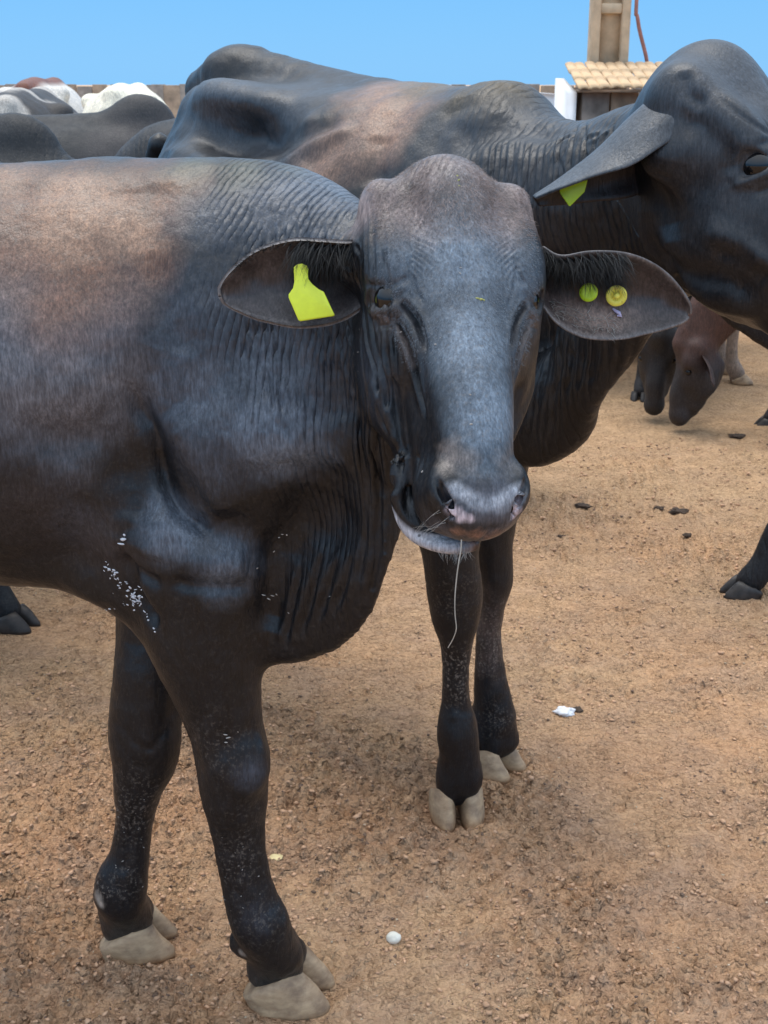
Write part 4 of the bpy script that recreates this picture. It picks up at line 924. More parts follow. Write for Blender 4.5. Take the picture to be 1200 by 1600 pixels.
# long drooping ear: the sheet folds over, its outer face up, its inner face below in shade
def fold_ear(root, rows, mat, colr, inner, thick=.005):
    C_ = [catmull([at(*p) for p in col_], 6) for col_ in rows]; nu = 34; us = np.linspace(0, 1, nu)
    def samp(A_):
        L = np.concatenate([[0], np.cumsum(np.linalg.norm(np.diff(A_, axis=0), axis=1))]); L /= L[-1]; return np.stack([np.interp(us, L, A_[:, i]) for i in range(3)], 1)
    R_ = [samp(a) for a in C_]; nv = 17; P = np.zeros((nu, nv, 3))
    for i in range(nu): P[i] = catmull([r[i] for r in R_], 8)[:: (8 * (len(rows) - 1)) // (nv - 1)][:nv]
    P0 = P.reshape(-1, 3); P0[:, 1] += (vnoise(P0, 30, 4) - .5) * .006; ii = np.arange(nu - 1)[:, None] * nv + np.arange(nv - 1)[None]; F0 = np.stack([ii, ii + nv, ii + nv + 1, ii + 1], -1).reshape(-1, 4)
    ob = link_mesh('ear', P0, F0, mat, root); so = ob.modifiers.new('thickness', 'SOLIDIFY'); so.thickness = thick; so.offset = 0; sb = ob.modifiers.new('round', 'SUBSURF'); sb.levels = 1; sb.render_levels = 1
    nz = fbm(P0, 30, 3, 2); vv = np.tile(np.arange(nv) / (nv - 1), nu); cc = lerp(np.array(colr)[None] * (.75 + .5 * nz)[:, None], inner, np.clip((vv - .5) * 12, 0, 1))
    set_attr(ob, 'coat', cc, 'COLOR'); set_attr(ob, 'dust', np.zeros(len(P0))); set_attr(ob, 'phase', np.zeros(len(P0))); set_attr(ob, 'crease', np.zeros(len(P0))); return ob
fold_ear(root2, [[(1125, 260, 1.90), (1092, 232, 1.865), (1060, 218, 1.845), (1030, 232, 1.835), (985, 260, 1.83), (930, 276, 1.84), (870, 297, 1.87), (836, 311, 1.89)],
                 [(1120, 165, 1.91), (1080, 152, 1.86), (1040, 176, 1.86), (990, 212, 1.865), (935, 248, 1.88), (875, 286, 1.89), (834, 309, 1.90)],
                 [(1120, 120, 1.93), (1065, 118, 1.92), (1022, 150, 1.92), (980, 188, 1.92), (930, 238, 1.92), (872, 282, 1.91), (832, 308, 1.905)],
                 [(1120, 190, 1.97), (1075, 200, 1.97), (1030, 230, 1.96), (985, 262, 1.95), (935, 285, 1.94), (880, 302, 1.92), (835, 313, 1.91)],
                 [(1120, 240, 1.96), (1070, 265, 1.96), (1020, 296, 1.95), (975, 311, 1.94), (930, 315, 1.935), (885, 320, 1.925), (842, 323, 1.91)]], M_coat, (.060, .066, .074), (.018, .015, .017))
A = lambda L: [at(*q) for q in L]
e2b = [fr2.pt(q) for q in ((.10, .075, -.12), (.17, .10, -.14), (.24, .15, -.16), (.27, .20, -.17))]
ear('ear', [fr2.pt(q) for q in ((.10, .06, -.10), (.16, .08, -.10), (.22, .13, -.13), (.27, .20, -.16))], [fr2.pt(q) for q in ((.10, .12, -.15), (.15, .16, -.17), (.21, .21, -.18), (.27, .22, -.17))], .03, root2, M_coat, nu=14, nv=9)
t2 = plate('ear_tag', A([(876, 288, 1.90), (918, 277, 1.90), (917, 286, 1.898), (913, 300, 1.896), (891, 322, 1.892), (889, 322, 1.892), (875, 302, 1.896), (873, 292, 1.899)]), (.05, -1, .1), .0011, M_tag3, root2); tag(t2, 'lime tag under the drooping ear')
inkn = 1.8895
for L in (((884, 292), (890, 315)), ((890, 300), (903, 290), (911, 283)), ((892, 308), (905, 300)), ((880, 297), (899, 290)), ((897, 287), (900, 300)), ((886, 305), (894, 302)), ((904, 284), (908, 294))):
    sweep('ink_mark', [at(x, y, inkn) for x, y in np.linspace(L[0], L[-1], 4)], .0010, M_ink, t2, 4)

# ------------------------------------------------------------------ THE HERD BEHIND
def cow_sculpt(pose):
    S = Sculpt(); t = lambda C, **k: S.tube(C, **k)
    t([(-.80, 0, 1.13, .11, .16), (-.62, 0, 1.12, .20, .23), (-.3, 0, 1.04, .26, .30), (.0, 0, 1.02, .28, .32), (.25, 0, 1.05, .235, .30), (.45, 0, 1.07, .18, .25), (.56, 0, 1.06, .12, .18)], k=.05)
    t([(-.82, 0, 1.31, .04, .03), (-.4, 0, 1.34, .05, .03), (.0, 0, 1.325, .05, .03), (.3, 0, 1.335, .05, .04)], k=.05)
    if pose != 'flat': S.ell((.36, 0, 1.33), (.13, .075, .11), k=.06)
    for s in (-1, 1):
        S.ell((-.50, s * .18, 1.27), (.07, .05, .045), k=.06); S.ell((-.60, s * .13, 1.02), (.18, .11, .22), k=.06); S.ell((.30, s * .15, 1.0), (.13, .08, .19), k=.06)
        wx = .26 if pose == 'step' and s > 0 else 0
        t([(.36, s * .13, .92, .10, .09), (.36 + wx * .25, s * .13, .72, .075, .065), (.37 + wx * .6, s * .13, .45, .048, .046), (.36 + wx * .8, s * .13, .30, .033, .031), (.36 + wx, s * .13, .15, .035, .033), (.37 + wx, s * .13, .10, .043, .04), (.40 + wx, s * .13, .05, .045, .04)], up=(0, 1, 0), k=.04)
        t([(-.62, s * .13, .98, .14, .12), (-.56, s * .14, .80, .10, .09), (-.66, s * .13, .62, .07, .06), (-.77, s * .13, .47, .05, .044), (-.745, s * .13, .32, .035, .033), (-.735, s * .13, .17, .034, .032), (-.73, s * .13, .11, .043, .04), (-.69, s * .13, .05, .045, .04)], up=(0, 1, 0), k=.04)
    t([(-.84, 0, 1.27, .030), (-.91, 0, 1.12, .024), (-.92, 0, .85, .016), (-.91, 0, .55, .022), (-.91, 0, .47, .012)], k=.02)
    if pose in ('down', 'flat'):
        t([(.42, 0, 1.08, .14, .22), (.66, 0, .92, .10, .17), (.84, 0, .66, .085, .13), (.93, 0, .50, .08, .10)], k=.06); fr = Frame((.985, 0, .53), (0, 1, 0), (.10, 0, -1), 1.05)
        t([(.50, 0, .80, .03, .09), (.70, 0, .66, .025, .07), (.82, 0, .48, .02, .04)], k=.04)
    elif pose == 'low':
        t([(.42, 0, 1.10, .14, .21), (.70, 0, 1.05, .10, .15), (.90, 0, .98, .085, .11)], k=.06); fr = Frame((1.02, 0, 1.06), (0, 1, 0), (.35, 0, -.93), 1.05)
        t([(.50, 0, .82, .03, .10), (.72, 0, .84, .025, .08), (.88, 0, .84, .02, .05)], k=.04)
    else:
        t([(.42, 0, 1.10, .14, .21), (.68, 0, 1.16, .10, .155), (.85, 0, 1.27, .085, .11)], k=.06); fr = Frame((.96, 0, 1.42), (0, 1, 0), (.62, 0, -.78), 1.05)
        t([(.50, 0, .80, .03, .10), (.70, 0, .92, .025, .10), (.84, 0, 1.04, .02, .07)], k=.04)
    head_prims(S, fr, detail=False, dome=.9)
    S.ell(fr.pt((0, .415, -.068)), (.055, .055, .055), k=.03)
    G, lo = S.grid(.019); V, F = surface_nets(G, lo, .019); V = S.project(V, 2, .01); V = smooth(V, F, 1); V = V + vnormals(V, F) * (fbm(V, 9, 3, 5)[:, None] - .5) * .012
    return V.astype(f32), F, fr
POSES = {}
def cow(pose, xy, yaw, scale, colours, label, group='cattle standing farther back in the pen', hoofs=None, cat='cow', earc=None):
    if pose not in POSES: POSES[pose] = cow_sculpt(pose)
    Vl, F, fr = POSES[pose]; ca, sa = math.cos(yaw), math.sin(yaw); R = np.array([[ca, sa, 0], [-sa, ca, 0], [0, 0, 1.0]]); T = np.array([xy[0], xy[1], 0.0])
    wv = lambda P: (np.asarray(P) * scale) @ R + T
    root = empty('cow', (xy[0], xy[1], 0), label, cat, group)
    ob = link_mesh('body', wv(Vl), F, M_coat_far, root)
    set_attr(ob, 'coat', colours(Vl), 'COLOR'); set_attr(ob, 'dust', np.full(len(Vl), .12)); set_attr(ob, 'phase', Vl[:, 0] / .02); set_attr(ob, 'crease', np.clip((Vl[:, 0] - .4) / .1, 0, 1) * np.clip((.85 - Vl[:, 0]) / .1, 0, 1) * .8)
    fw = Frame(wv(fr.o), fr.R[0] @ R, fr.R[1] @ R, fr.s * scale); eyes(fw, root, .018)
    ec = earc if earc is not None else colours(np.array([[.9, 0, 1.0]]))[0]
    for sx in (-1, 1):
        P = lambda *L: [fw.pt((sx * a, b, c)) for a, b, c in L]
        ear('ear', P((.085, .05, -.10), (.14, .06, -.10), (.20, .10, -.12), (.25, .17, -.14)), P((.09, .12, -.13), (.14, .15, -.15), (.19, .19, -.16), (.25, .18, -.15)), .025 * scale, root, M_coat_far, nu=10, nv=7, back=-fw.R[2], colr=tuple(ec), inner=tuple(np.array(ec) * .7), rimc=tuple(np.array(ec) * 1.3))
    wx = .26 if pose == 'step' else 0
    for x, y in ((.43 + wx, .13), (.43, -.13), (-.66, .13), (-.66, -.13)):
        claw_pair(root, wv((x, y, 0)), yaw, .115 * scale, hoofs or M_hoof_dark, .055 * scale)
    return root, wv
def plain(a, b=None, seed=0, thr=.55, w=.1, top=None):
    def f(P):
        n = fbm(P, 2.4, 4, seed); c_ = np.tile(np.array(a), (len(P), 1)) * (0.8 + .4 * fbm(P, 12, 3, seed + 3))[:, None]
        if b is not None: c_ = lerp(c_, b, np.clip((n - thr) / w + .5, 0, 1))
        if top is not None: c_ = lerp(c_, top, np.clip((P[:, 2] - 1.15) / .2, 0, 1) * .8)
        return c_
    return f
dg = math.radians
cow('low', (-1.53, 3.42), dg(-16), 1.03, plain((.010, .011, .013), (.03, .03, .032), 2, .55), 'black cow behind the front bull at the left edge, one hoof at the lower left')
cow('low', (-1.46, 4.05), dg(-6), .985, plain((.010, .012, .015), (.04, .04, .042), 22, .6), 'dark cow with a pointed hump at the left edge above the front bull')
cow('low', (-1.34, 5.35), dg(4), 1.015, plain((.012, .014, .017), (.045, .04, .04), 6, .56), 'dark grey cow whose hump rises just left of the cream white cow')
cow('flat', (-.28, 4.75), dg(180), 1.045, plain((.010, .012, .015), (.035, .036, .04), 3), 'black cow with lowered neck between the cream white cow and the large bull', 'cattle standing farther back in the pen')
cow('flat', (-1.66, 6.35), dg(97), 1.08, plain((.42, .38, .33), (.035, .03, .028), 9, .50, .04), 'pale grey cow with dark brown patches at the left edge, seen from behind')
cow('flat', (-1.76, 9.4), dg(92), 1.095, plain((.80, .74, .58), (.45, .28, .14), 4, .72), 'cream white cow with a rounded back left of the large bull')
def pied(P):
    c_ = np.tile(np.array((.62, .58, .52)), (len(P), 1)); return lerp(c_, (.17, .06, .035), np.clip((.11 - np.abs(P[:, 1])) / .05, 0, 1) * np.clip((P[:, 2] - 1.0) / .1, 0, 1))
cow('flat', (-2.55, 10.2), dg(94), 1.125, pied, 'white cow with a reddish brown saddle patch on its back')
def brownneck(P):
    f = plain((.030, .025, .025), (.05, .035, .03), 8, .5, .2)(P); return lerp(f, (.085, .042, .031), np.clip((P[:, 0] - .38) / .15, 0, 1) * np.clip((P[:, 2] - .36) / .16, 0, 1))
r_, wv_ = cow('down', (2.10, 5.62), dg(180), .80, brownneck, 'brown young cow grazing with its muzzle on the dirt at the right', 'grazing cattle at the right', earc=(.05, .03, .026))
cow('down', (1.47, 6.55), dg(-106), .80, plain((.025, .022, .022), None, 12), 'dark cow grazing directly behind the brown one, only its muzzle showing', 'grazing cattle at the right')
cow('up', (1.48, 6.75), dg(0), .95, plain((.26, .19, .14), (.16, .12, .09), 5), 'tan cow behind the grazing cattle, seen by one pale brown foreleg', hoofs=M_hoof)
cow('down', (2.78, 7.75), dg(180), 1.0, plain((.60, .56, .50), (.35, .27, .2), 7, .65), 'white cow farthest back at the right edge, seen by one leg', hoofs=M_hoof)
cow('step', (1.77, 3.80), dg(180), .97, plain((.008, .008, .010), None, 15), 'black cow at the right edge stepping forward with one foreleg', hoofs=M_hoof_dark)

# ------------------------------------------------------------------ buildings and fence behind
M_wood = simple('weathered_board', (.30, .20, .13), .8, .45, 9, .002); M_wood2 = simple('grey_board', (.24, .19, .155), .85, .4, 12, .002)
def box(V, F, lo, hi):
    b = len(V); (x0, y0, z0), (x1, y1, z1) = lo, hi
    V += [(x0, y0, z0), (x1, y0, z0), (x1, y1, z0), (x0, y1, z0), (x0, y0, z1), (x1, y0, z1), (x1, y1, z1), (x0, y1, z1)]
    F += [[b + i for i in f] for f in ((0, 3, 2, 1), (4, 5, 6, 7), (0, 1, 5, 4), (1, 2, 6, 5), (2, 3, 7, 6), (3, 0, 4, 7))]
def boxobj(name, lo, hi, mat, parent=None, bev=.004, origin=None):
    V, F = [], []; box(V, F, lo, hi); ob = link_mesh(name, V, F, mat, parent, smooth=False, origin=origin)
    if bev: m = ob.modifiers.new('edge', 'BEVEL'); m.width = bev; m.segments = 1
    return ob
fence = empty('board_fence', (0, 11.5, 0), 'weathered brown wooden board fence behind the herd', 'fence')
x = -6.0; k = 0; meshes = []
while x < 6.2:
    wd_ = rr.uniform(.13, .17); h_ = 1.49 + rr.uniform(-.012, .012)
    if k < 10:
        p = boxobj('board', (x, 11.5, .04), (x + wd_ - .012, 11.53, h_), (M_wood, M_wood2)[k % 2], fence); meshes.append(p)
    else:
        p = meshes[k % 10].copy(); col.objects.link(p); p.parent = fence; p.location.x = x - (-6.0) - sum([0]) - (meshes[k % 10].data.vertices[0].co.x + 6.0)
    x += wd_; k += 1
for z in (.35, 1.12): boxobj('rail', (-6.0, 11.54, z), (6.2, 11.58, z + .10), M_wood2, fence)
for xp in np.arange(-6, 6.3, 2.0): boxobj('post', (xp, 11.585, 0), (xp + .11, 11.69, 1.495), M_wood2, fence)

# concrete pole with recessed panels
M_conc = simple('pole_concrete', (.62, .46, .30), .85, .18, 14, .003)
PX, PY = 1.30, 7.9
pole = empty('concrete_pole', (PX, PY, 0), 'tall tan concrete utility pole with recessed panels, rising behind the herd', 'utility pole')
wd2, dp2 = .085, .075
for s in (-1, 1): boxobj('flange', (PX + s * wd2 - .024, PY - dp2, 0), (PX + s * wd2 + .024, PY + dp2, 6.4), M_conc, pole, .006)
boxobj('web', (PX - wd2 + .024, PY - .022, 0), (PX + wd2 - .024, PY + .022, 6.4), M_conc, pole, 0)
for k in range(12):
    z = 1.02 + k * .42 - .40; boxobj('crossbar', (PX - wd2 + .0245, PY - dp2 + .012, z), (PX + wd2 - .0245, PY + dp2 - .012, z + .055), M_conc, pole, .005)
M_red = simple('red_cable', (.35, .14, .10), .6, .2)
cb = sweep('cable', catmull([(PX + .135, PY - .07, 4.0), (PX + .136, PY - .07, 2.1), (PX + .15, PY - .07, 1.85), (PX + .22, PY - .06, 1.62), (PX + .24, PY - .05, 1.45), (PX + .24, PY - .05, .02)], 6), .011, M_red, pole)
tag(cb, 'reddish cable running down the side')

# little shed with a sloping tiled roof
SX0, SX1, SY = 1.07, 1.68, 7.25
shed = empty('shed', ((SX0 + SX1) / 2, SY, 0), 'small brown shed with a pale clay tile roof beside the concrete pole', 'shed')
x = SX0; k = 0
while x < SX1 - .02:
    e_ = min(x + .155, SX1); boxobj('plank', (x, SY, .02), (e_ - .008, SY + .03, 1.455), (M_wood2, M_wood)[k % 2], shed); x = e_; k += 1
for xx in (SX0, SX1 - .03): boxobj('side_wall', (xx, SY + .031, .02), (xx + .03, SY + .52, 1.48), M_wood, shed)
M_tile = simple('clay_tile', (.62, .42, .24), .85, .25, 14, .003); M_plast = simple('white_plaster', (.80, .78, .76), .8, .08, 8, .002)
nt_ = 12; tl = None
for r_i in range(3):
    for c_i in range(nt_):
        cx0 = SX0 - .04 + c_i * (SX1 - SX0 + .08) / nt_ + .03; V_, F_ = [], []
        for u_ in (0, 1):
            for j in range(7):
                th = math.pi * j / 6; V_.append((.031 * math.cos(th) * (1.0 - .06 * u_), u_ * .24, .013 * math.sin(th) + u_ * .05))
        for j in range(6): F_.append([j + 1, j, j + 7, j + 8])
        if tl is None:
            tl = link_mesh('tile', V_, F_, M_tile, shed); so = tl.modifiers.new('t', 'SOLIDIFY'); so.thickness = .012; o_ = tl
        else: o_ = tl.copy(); col.objects.link(o_); o_.parent = shed
        base = (cx0 - (SX0 + SX1) / 2, -.12 + r_i * .20, 1.478 + r_i * .040 + rr.uniform(-.004, .004)); 
        if o_ is tl:
            off = np.array(shed['_o']); tl.data.transform(Matrix.Translation(tuple(off)))
        o_.location = base; o_.rotation_euler.z = rr.uniform(-.03, .03)
boxobj('roof_deck', (SX0 - .03, SY - .10, 1.456), (SX1 + .03, SY + .52, 1.470), M_wood, shed, 0)
gab = []
for xx in (SX0 - .085, SX1 + .045):
    V_ = [(xx, SY - .02, .02), (xx + .05, SY - .02, .02), (xx + .05, SY + .52, .02), (xx, SY + .52, .02), (xx, SY - .02, 1.455), (xx + .05, SY - .02, 1.455), (xx + .05, SY + .52, 1.53), (xx, SY + .52, 1.53)]
    link_mesh('gable_wall', V_, [[0, 3, 2, 1], [4, 5, 6, 7], [0, 1, 5, 4], [1, 2, 6, 5], [2, 3, 7, 6], [3, 0, 4, 7]], M_plast, shed, smooth=False)

# parked white car far behind
M_car = N('car_paint').set(Base_Color=(.82, .83, .84), Roughness=.25); M_glass = N('car_glass').set(Base_Color=(.02, .025, .03), Roughness=.05); M_tyre = simple('tyre', (.02, .02, .02), .8)
CX, CY = .42, 10.2
car = empty('parked_car', (CX, CY, 0), 'white parked car of which only the roof shows above the back of the large bull', 'car')
pf = [(-2.05, .32), (-2.08, .62), (-1.95, .86), (-1.15, .97), (-.72, 1.36), (-.45, 1.43), (.65, 1.445), (1.15, 1.40), (1.72, 1.02), (2.02, .95), (2.08, .6), (2.05, .32)]
V_, F_ = [], []; n_ = len(pf)
for (ys, ins) in ((-.82, .86), (-.86, 1.0), (.86, 1.0), (.82, .86)):
    for (a, z) in pf:
        tw = .16 * np.clip((z - .95) / .5, 0, 1); V_.append((CX + a * (1 if ins == 1 else .99), CY + math.copysign(abs(ys) - tw, ys), z if ins == 1 else .9 + (z - .9) * .97))
for k in range(3): F_ += [[k * n_ + j, k * n_ + (j + 1) % n_, (k + 1) * n_ + (j + 1) % n_, (k + 1) * n_ + j][::-1] for j in range(n_)]
F_ += [list(range(n_)), list(range(3 * n_, 4 * n_))[::-1]]
cbody = link_mesh('body', V_, F_, M_car, car, smooth=False); bv = cbody.modifiers.new('b', 'BEVEL'); bv.width = .03; bv.segments = 2
for lab_, pts_ in (('side_window', [(-.98, 1.0), (-.62, 1.33), (.02, 1.375), (.02, .98)]), ('side_window', [(.08, .98), (.08, 1.375), (1.05, 1.33), (1.45, 1.0)])):
    yy = CY - .842; V_ = [(CX + a, yy + .16 * np.clip((z - .95) / .5, 0, 1) + d_, z) for d_ in (0, .02) for a, z in pts_]
    link_mesh(lab_, V_, [[3, 2, 1, 0], [4, 5, 6, 7], [0, 1, 5, 4], [1, 2, 6, 5], [2, 3, 7, 6], [3, 0, 4, 7]], M_glass, car, smooth=False)
for wx_ in (-1.3, 1.35):
    for sy in (-1, 1): disc('wheel', (CX + wx_, CY + sy * .72, .32), (0, sy, 0), .32, .16, M_tyre, car, 24, [(0, 0), (.32, 0), (.32, .12), (.30, .15), (.2, .15), (.18, .12), (0, .12)])

# ------------------------------------------------------------------ GROUND
def graded(lo, hi, fine_lo, fine_hi, step, grow):
    a = list(np.arange(fine_lo, fine_hi, step)); s_ = step; v = a[-1]
    while v < hi: s_ *= grow; v += s_; a.append(v)
    s_ = step; v = a[0]; L = []
    while v > lo: s_ *= grow; v -= s_; L.append(v)
    return np.array(L[::-1] + a)
gx = graded(-900, 900, -.80, 1.15, .0098, 1.07); gy = graded(-300, 1500, 1.58, 3.2, .0095, 1.03)
X, Y = np.meshgrid(gx, gy, indexing='ij'); P = np.stack([X.ravel(), Y.ravel(), np.zeros(X.size)], 1)
near = np.clip(1.6 - np.maximum(np.abs(P[:, 0] - .2) / 3.0, (P[:, 1] - 1) / 6.0), 0, 1)
patch = fbm(P, 1.6, 3, 31); rough = np.clip((patch - .42) / .2, .15, 1)
h = (fbm(P, 1.3, 2, 1) - .5) * .03 + (fbm(P, 9, 3, 2) - .5) * .016 * near
crumb = fbm(P, 62, 3, 5, .6); h += near * rough * np.clip(crumb - .44, 0, 1) * .07
h -= near * np.clip(.30 - fbm(P, 22, 2, 8), 0, 1) * .05
for hx, hy, a_ in [(rr.uniform(-.9, 1.3), rr.uniform(1.5, 3.6), rr.uniform(0, 6.28)) for _ in range(46)]:     # hoof prints
    for s in (-1, 1):
        dx, dy = P[:, 0] - hx - s * .022 * math.cos(a_), P[:, 1] - hy - s * .022 * math.sin(a_); u_ = dx * math.cos(a_) + dy * math.sin(a_); v_ = -dx * math.sin(a_) + dy * math.cos(a_)
        d_ = (u_ / .020) ** 2 + (v_ / .045) ** 2; m_ = d_ < 9; h[m_] -= .010 * np.exp(-d_[m_]) - .004 * np.exp(-(np.sqrt(d_[m_]) - 1.7) ** 2 * 3)
for cx_, cy_ in ((-.158, 1.845), (-.432, 1.985), (.152, 2.405), (.252, 2.615)):
    d_ = np.hypot(P[:, 0] - cx_, P[:, 1] - cy_); w_ = np.exp(-(d_ / .075) ** 4); h = h * (1 - w_) + (-.001) * w_ + .006 * np.exp(-((d_ - .10) / .02) ** 2) * (crumb > .4)
P[:, 2] = h
def g_z(x, y):
    i = min(max(np.searchsorted(gx, x), 0), len(gx) - 1); j = min(max(np.searchsorted(gy, y), 0), len(gy) - 1); return h[i * len(gy) + j]
nx_, ny_ = len(gx), len(gy); ii = np.arange(nx_ - 1)[:, None] * ny_ + np.arange(ny_ - 1)[None]; F = np.stack([ii, ii + ny_, ii + ny_ + 1, ii + 1], -1).reshape(-1, 4)
def dirt():
    n = N('dry_dirt'); o = n.obj(); dis = n.add('VectorMath'); dis.operation = 'MULTIPLY_ADD'; dn = n.add('TexNoise'); dn.inputs['Scale'].default_value = 70; dn.inputs['Detail'].default_value = 3; n.l(o, dn.inputs['Vector']); n.l(dn.outputs['Color'], dis.inputs[0]); dis.inputs[1].default_value = (.018, .018, .018); n.l(o, dis.inputs[2])
    v1 = n.add('TexVoronoi'); v1.inputs['Scale'].default_value = 95; n.l(dis.outputs[0], v1.inputs['Vector']); v2 = n.add('TexVoronoi'); v2.inputs['Scale'].default_value = 42; n.l(dis.outputs[0], v2.inputs['Vector'])
    sv = n.add('SeparateColor'); n.l(v1.outputs['Color'], sv.inputs[0])
    big = n.noise(o, .9, 4, .55); mid = n.noise(o, 6, 5, .6); fin = n.noise(o, 90, 5, .7); spk = n.noise(o, 260, 2, .6); crm = n.noise(n.mapping(o, (1, 1.25, 1)), 120, 4, .75)
    c_ = n.mix(n.rng(big, .38, .64), (.60, .335, .182), (.60, .380, .215)); c_ = n.mix(n.rng(mid, .40, .72), c_, (.47, .29, .185)); c_ = n.mix(n.rng(fin, .55, .80, 0, .7), c_, (.24, .150, .100))
    c_ = n.mix(n.rng(crm, .60, .74, 0, .6), c_, (.20, .125, .085)); c_ = n.mix(n.rng(spk, .68, .78, 0, .7), c_, (.56, .42, .29))
    sp_ = n.add('SeparateXYZ'); n.l(o, sp_.inputs[0]); far = n.rng(sp_.outputs[1], 2.2, 5.5, 0, 1)
    c_ = n.mix(n.math('MULTIPLY', far, .55, clamp=True), c_, (.60, .39, .215))
    c_ = n.mix(n.rng(sv.outputs[0], 0, 1, 0, .55), c_, n.mix(1.0, c_, (1.25, 1.28, 1.32), 'MULTIPLY')); c_ = n.mix(n.rng(sv.outputs[1], .55, 1, 0, .6), c_, n.mix(1.0, c_, (.62, .58, .55), 'MULTIPLY'))
    lump_h = n.math('MULTIPLY', n.math('SUBTRACT', 1.0, n.math('MULTIPLY', v1.outputs['Distance'], 1.3)), n.rng(n.noise(o, 11, 3, .6), .35, .6, .35, 1)); l2 = n.math('SUBTRACT', 1.0, v2.outputs['Distance'])
    b_ = n.bump(fin, .010, .8); b_ = n.bump(crm, .007, .8, b_); b_ = n.bump(lump_h, .011, 1.0, b_); b_ = n.bump(l2, .010, .6, b_)
    n.set(Base_Color=c_, Roughness=.95, Normal=b_, Specular_IOR_Level=.2); return n.m
M_dirt = dirt()
gnd = link_mesh('ground', P, F, M_dirt); tag(gnd, kind='structure')
# loose crumbs of earth
def crumbs(name, n, rmin, rmax, mat, seed, ymax=5.5, clump=True, pw=2.2):
    r_ = np.random.default_rng(seed); m = int(n * 3); y = 1.45 + (ymax - 1.45) * r_.random(m) ** 1.5; xw = .30 + y * .36; x = (r_.random(m) * 2 - 1) * xw * 1.15 + .02
    Q = np.stack([x, y, x * 0], 1); d = fbm(Q, 1.6, 3, 31) * .6 + fbm(Q, 7, 2, 4) * .6
    keep = r_.random(m) < np.clip((d - .50) / .2, .04, 1) if clump else np.ones(m, bool); Q = Q[keep][:n]; n = len(Q)
    i = np.clip(np.searchsorted(gx, Q[:, 0]), 0, len(gx) - 1); j = np.clip(np.searchsorted(gy, Q[:, 1]), 0, len(gy) - 1); Q[:, 2] = h[i * len(gy) + j]
    s = rmin + (rmax - rmin) * r_.random(n) ** pw; s *= (.8 + .12 * Q[:, 1])
    O = np.array([(1, 0, 0), (.3, .95, 0), (-.8, .6, 0), (-.8, -.6, 0), (.3, -.95, 0), (.45, .35, .62), (-.5, .25, .7), (-.1, -.5, .6), (0, 0, -.7)]); J = r_.uniform(.65, 1.35, (n, 9, 1)) * O[None] * np.stack([r_.uniform(.7, 1.5, n), r_.uniform(.6, 1.1, n), r_.uniform(.45, .95, n)], 1)[:, None]
    a = r_.random(n) * 6.283; c_, s_ = np.cos(a)[:, None], np.sin(a)[:, None]; J = np.stack([J[..., 0] * c_ - J[..., 1] * s_, J[..., 0] * s_ + J[..., 1] * c_, J[..., 2]], -1)
    V = (Q[:, None] + J * s[:, None, None] + np.array([0, 0, .25])[None, None] * s[:, None, None]).reshape(-1, 3)
    T = np.array([(0, 1, 5), (1, 6, 5), (1, 2, 6), (2, 3, 6), (3, 7, 6), (3, 4, 7), (4, 5, 7), (4, 0, 5), (5, 6, 7), (1, 0, 8), (2, 1, 8), (3, 2, 8), (4, 3, 8), (0, 4, 8)])
    Fc = (np.arange(n)[:, None, None] * 9 + T[None]).reshape(-1, 3); ob = link_mesh(name, V, Fc, mat, smooth=False); tag(ob, kind='stuff'); return ob
M_cr1 = simple('earth_crumb', (.54, .32, .19), .95, .3, 9); M_cr2 = simple('dark_crumb', (.17, .108, .072), .95, .4, 9); M_cr3 = simple('pale_grit', (.55, .42, .29), .9, .3, 9)
crumbs('earth_crumbs', 22000, .0015, .0062, M_cr1, 1, pw=3.0); crumbs('dark_crumbs', 7000, .0014, .0048, M_cr2, 2); crumbs('pale_grit', 2500, .0012, .0030, M_cr3, 3, clump=False)
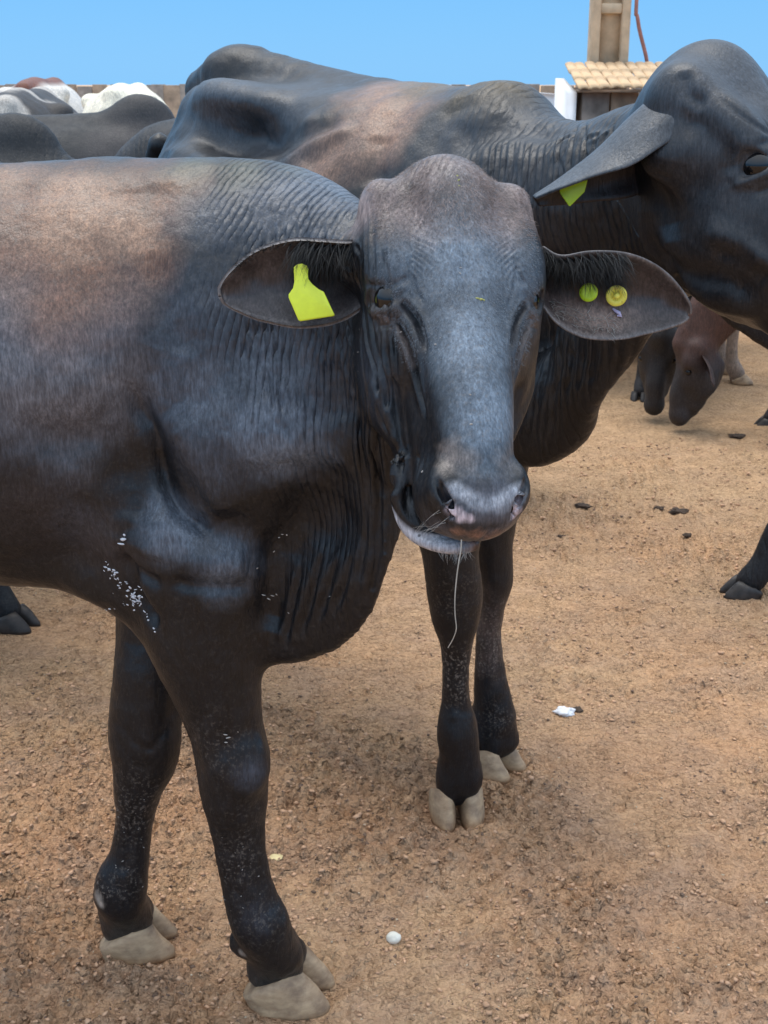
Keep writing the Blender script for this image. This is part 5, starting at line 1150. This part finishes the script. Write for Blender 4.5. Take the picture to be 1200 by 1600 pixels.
# single things lying on the dirt
def lump(name, px, py, r, mat, label, cat, squash=.6, seed=1, aspect=1.0, rough_=.35, group=None):
    d = at(px, py, 1.0) - np.array([0, 0, CAM_H]); t = -CAM_H / d[2]; gxx, gyy = d[0] * t, d[1] * t; z0 = g_z(gxx, gyy)
    V_, F_ = [], []; A_, B_ = 30, 16
    for i in range(B_ + 1):
        ph = math.pi * i / B_
        for j in range(A_): th = 2 * math.pi * j / A_; V_.append((math.sin(ph) * math.cos(th) * aspect, math.sin(ph) * math.sin(th), math.cos(ph) * squash))
    for i in range(B_): F_ += [[i * A_ + j, (i + 1) * A_ + j, (i + 1) * A_ + (j + 1) % A_, i * A_ + (j + 1) % A_] for j in range(A_)]
    V_ = np.array(V_); V_ *= (1 + (fbm(V_ + seed * 7, 2.2, 4, seed, .65) - .5) * rough_ * 3)[:, None]; V_ = V_ * r + np.array([gxx, gyy, z0 + r * squash * .6])
    ob = link_mesh(name, V_, F_, mat, origin=(gxx, gyy, z0)); return tag(ob, label, cat, group)
M_dung = simple('dung', (.065, .042, .028), .95, .5, 30, .003); M_peb = simple('white_pebble', (.72, .68, .58), .6, .15, 40); M_chip = simple('yellow_chip', (.75, .60, .30), .7, .2, 40); M_paper = simple('white_scrap', (.78, .76, .76), .7, .12, 40)
lump('pebble', 615, 1474, .0125, M_peb, 'small round white pebble on the dirt at the bottom middle', 'pebble', .85, 2, 1.1, .12)
lump('wood_chip', 432, 1348, .0115, M_chip, 'pale yellow chip lying right beside the near foreleg of the front bull', 'chip', .35, 3, 1.3, .3)
lump('paper_scrap', 882, 1113, .020, M_paper, 'crumpled white scrap on the dirt at the right', 'scrap', .4, 4, 1.3, .6)
lump('dung_clod', 902, 1110, .013, M_dung, 'tiny dark clod touching the white scrap', 'dung', .5, 5)
lump('dung_clod', 1062, 800, .024, M_dung, 'largest dark dung clod, alone in the middle right', 'dung', .4, 6, 1.4, .8)
lump('dung_clod', 1030, 793, .014, M_dung, 'small dark clod just left of the largest dung clod', 'dung', .5, 7, 1.3, .6)
lump('dung_clod', 910, 790, .018, M_dung, 'dark clod just right of the white-spotted muzzle of the front bull', 'dung', .4, 8, 1.5, .7)
lump('dung_clod', 1152, 688, .024, M_dung, 'dark flat clod in front of the grazing cattle', 'dung', .35, 9, 1.6, .7)
lump('dung_clod', 1073, 845, .012, M_dung, 'small dark clod below the largest dung clod', 'dung', .6, 10, 1.2, .5)
lump('dung_clod', 878, 840, .012, M_dung, 'small dark clod on open dirt right of the legs of the large bull', 'dung', .4, 11, 1.6, .5)
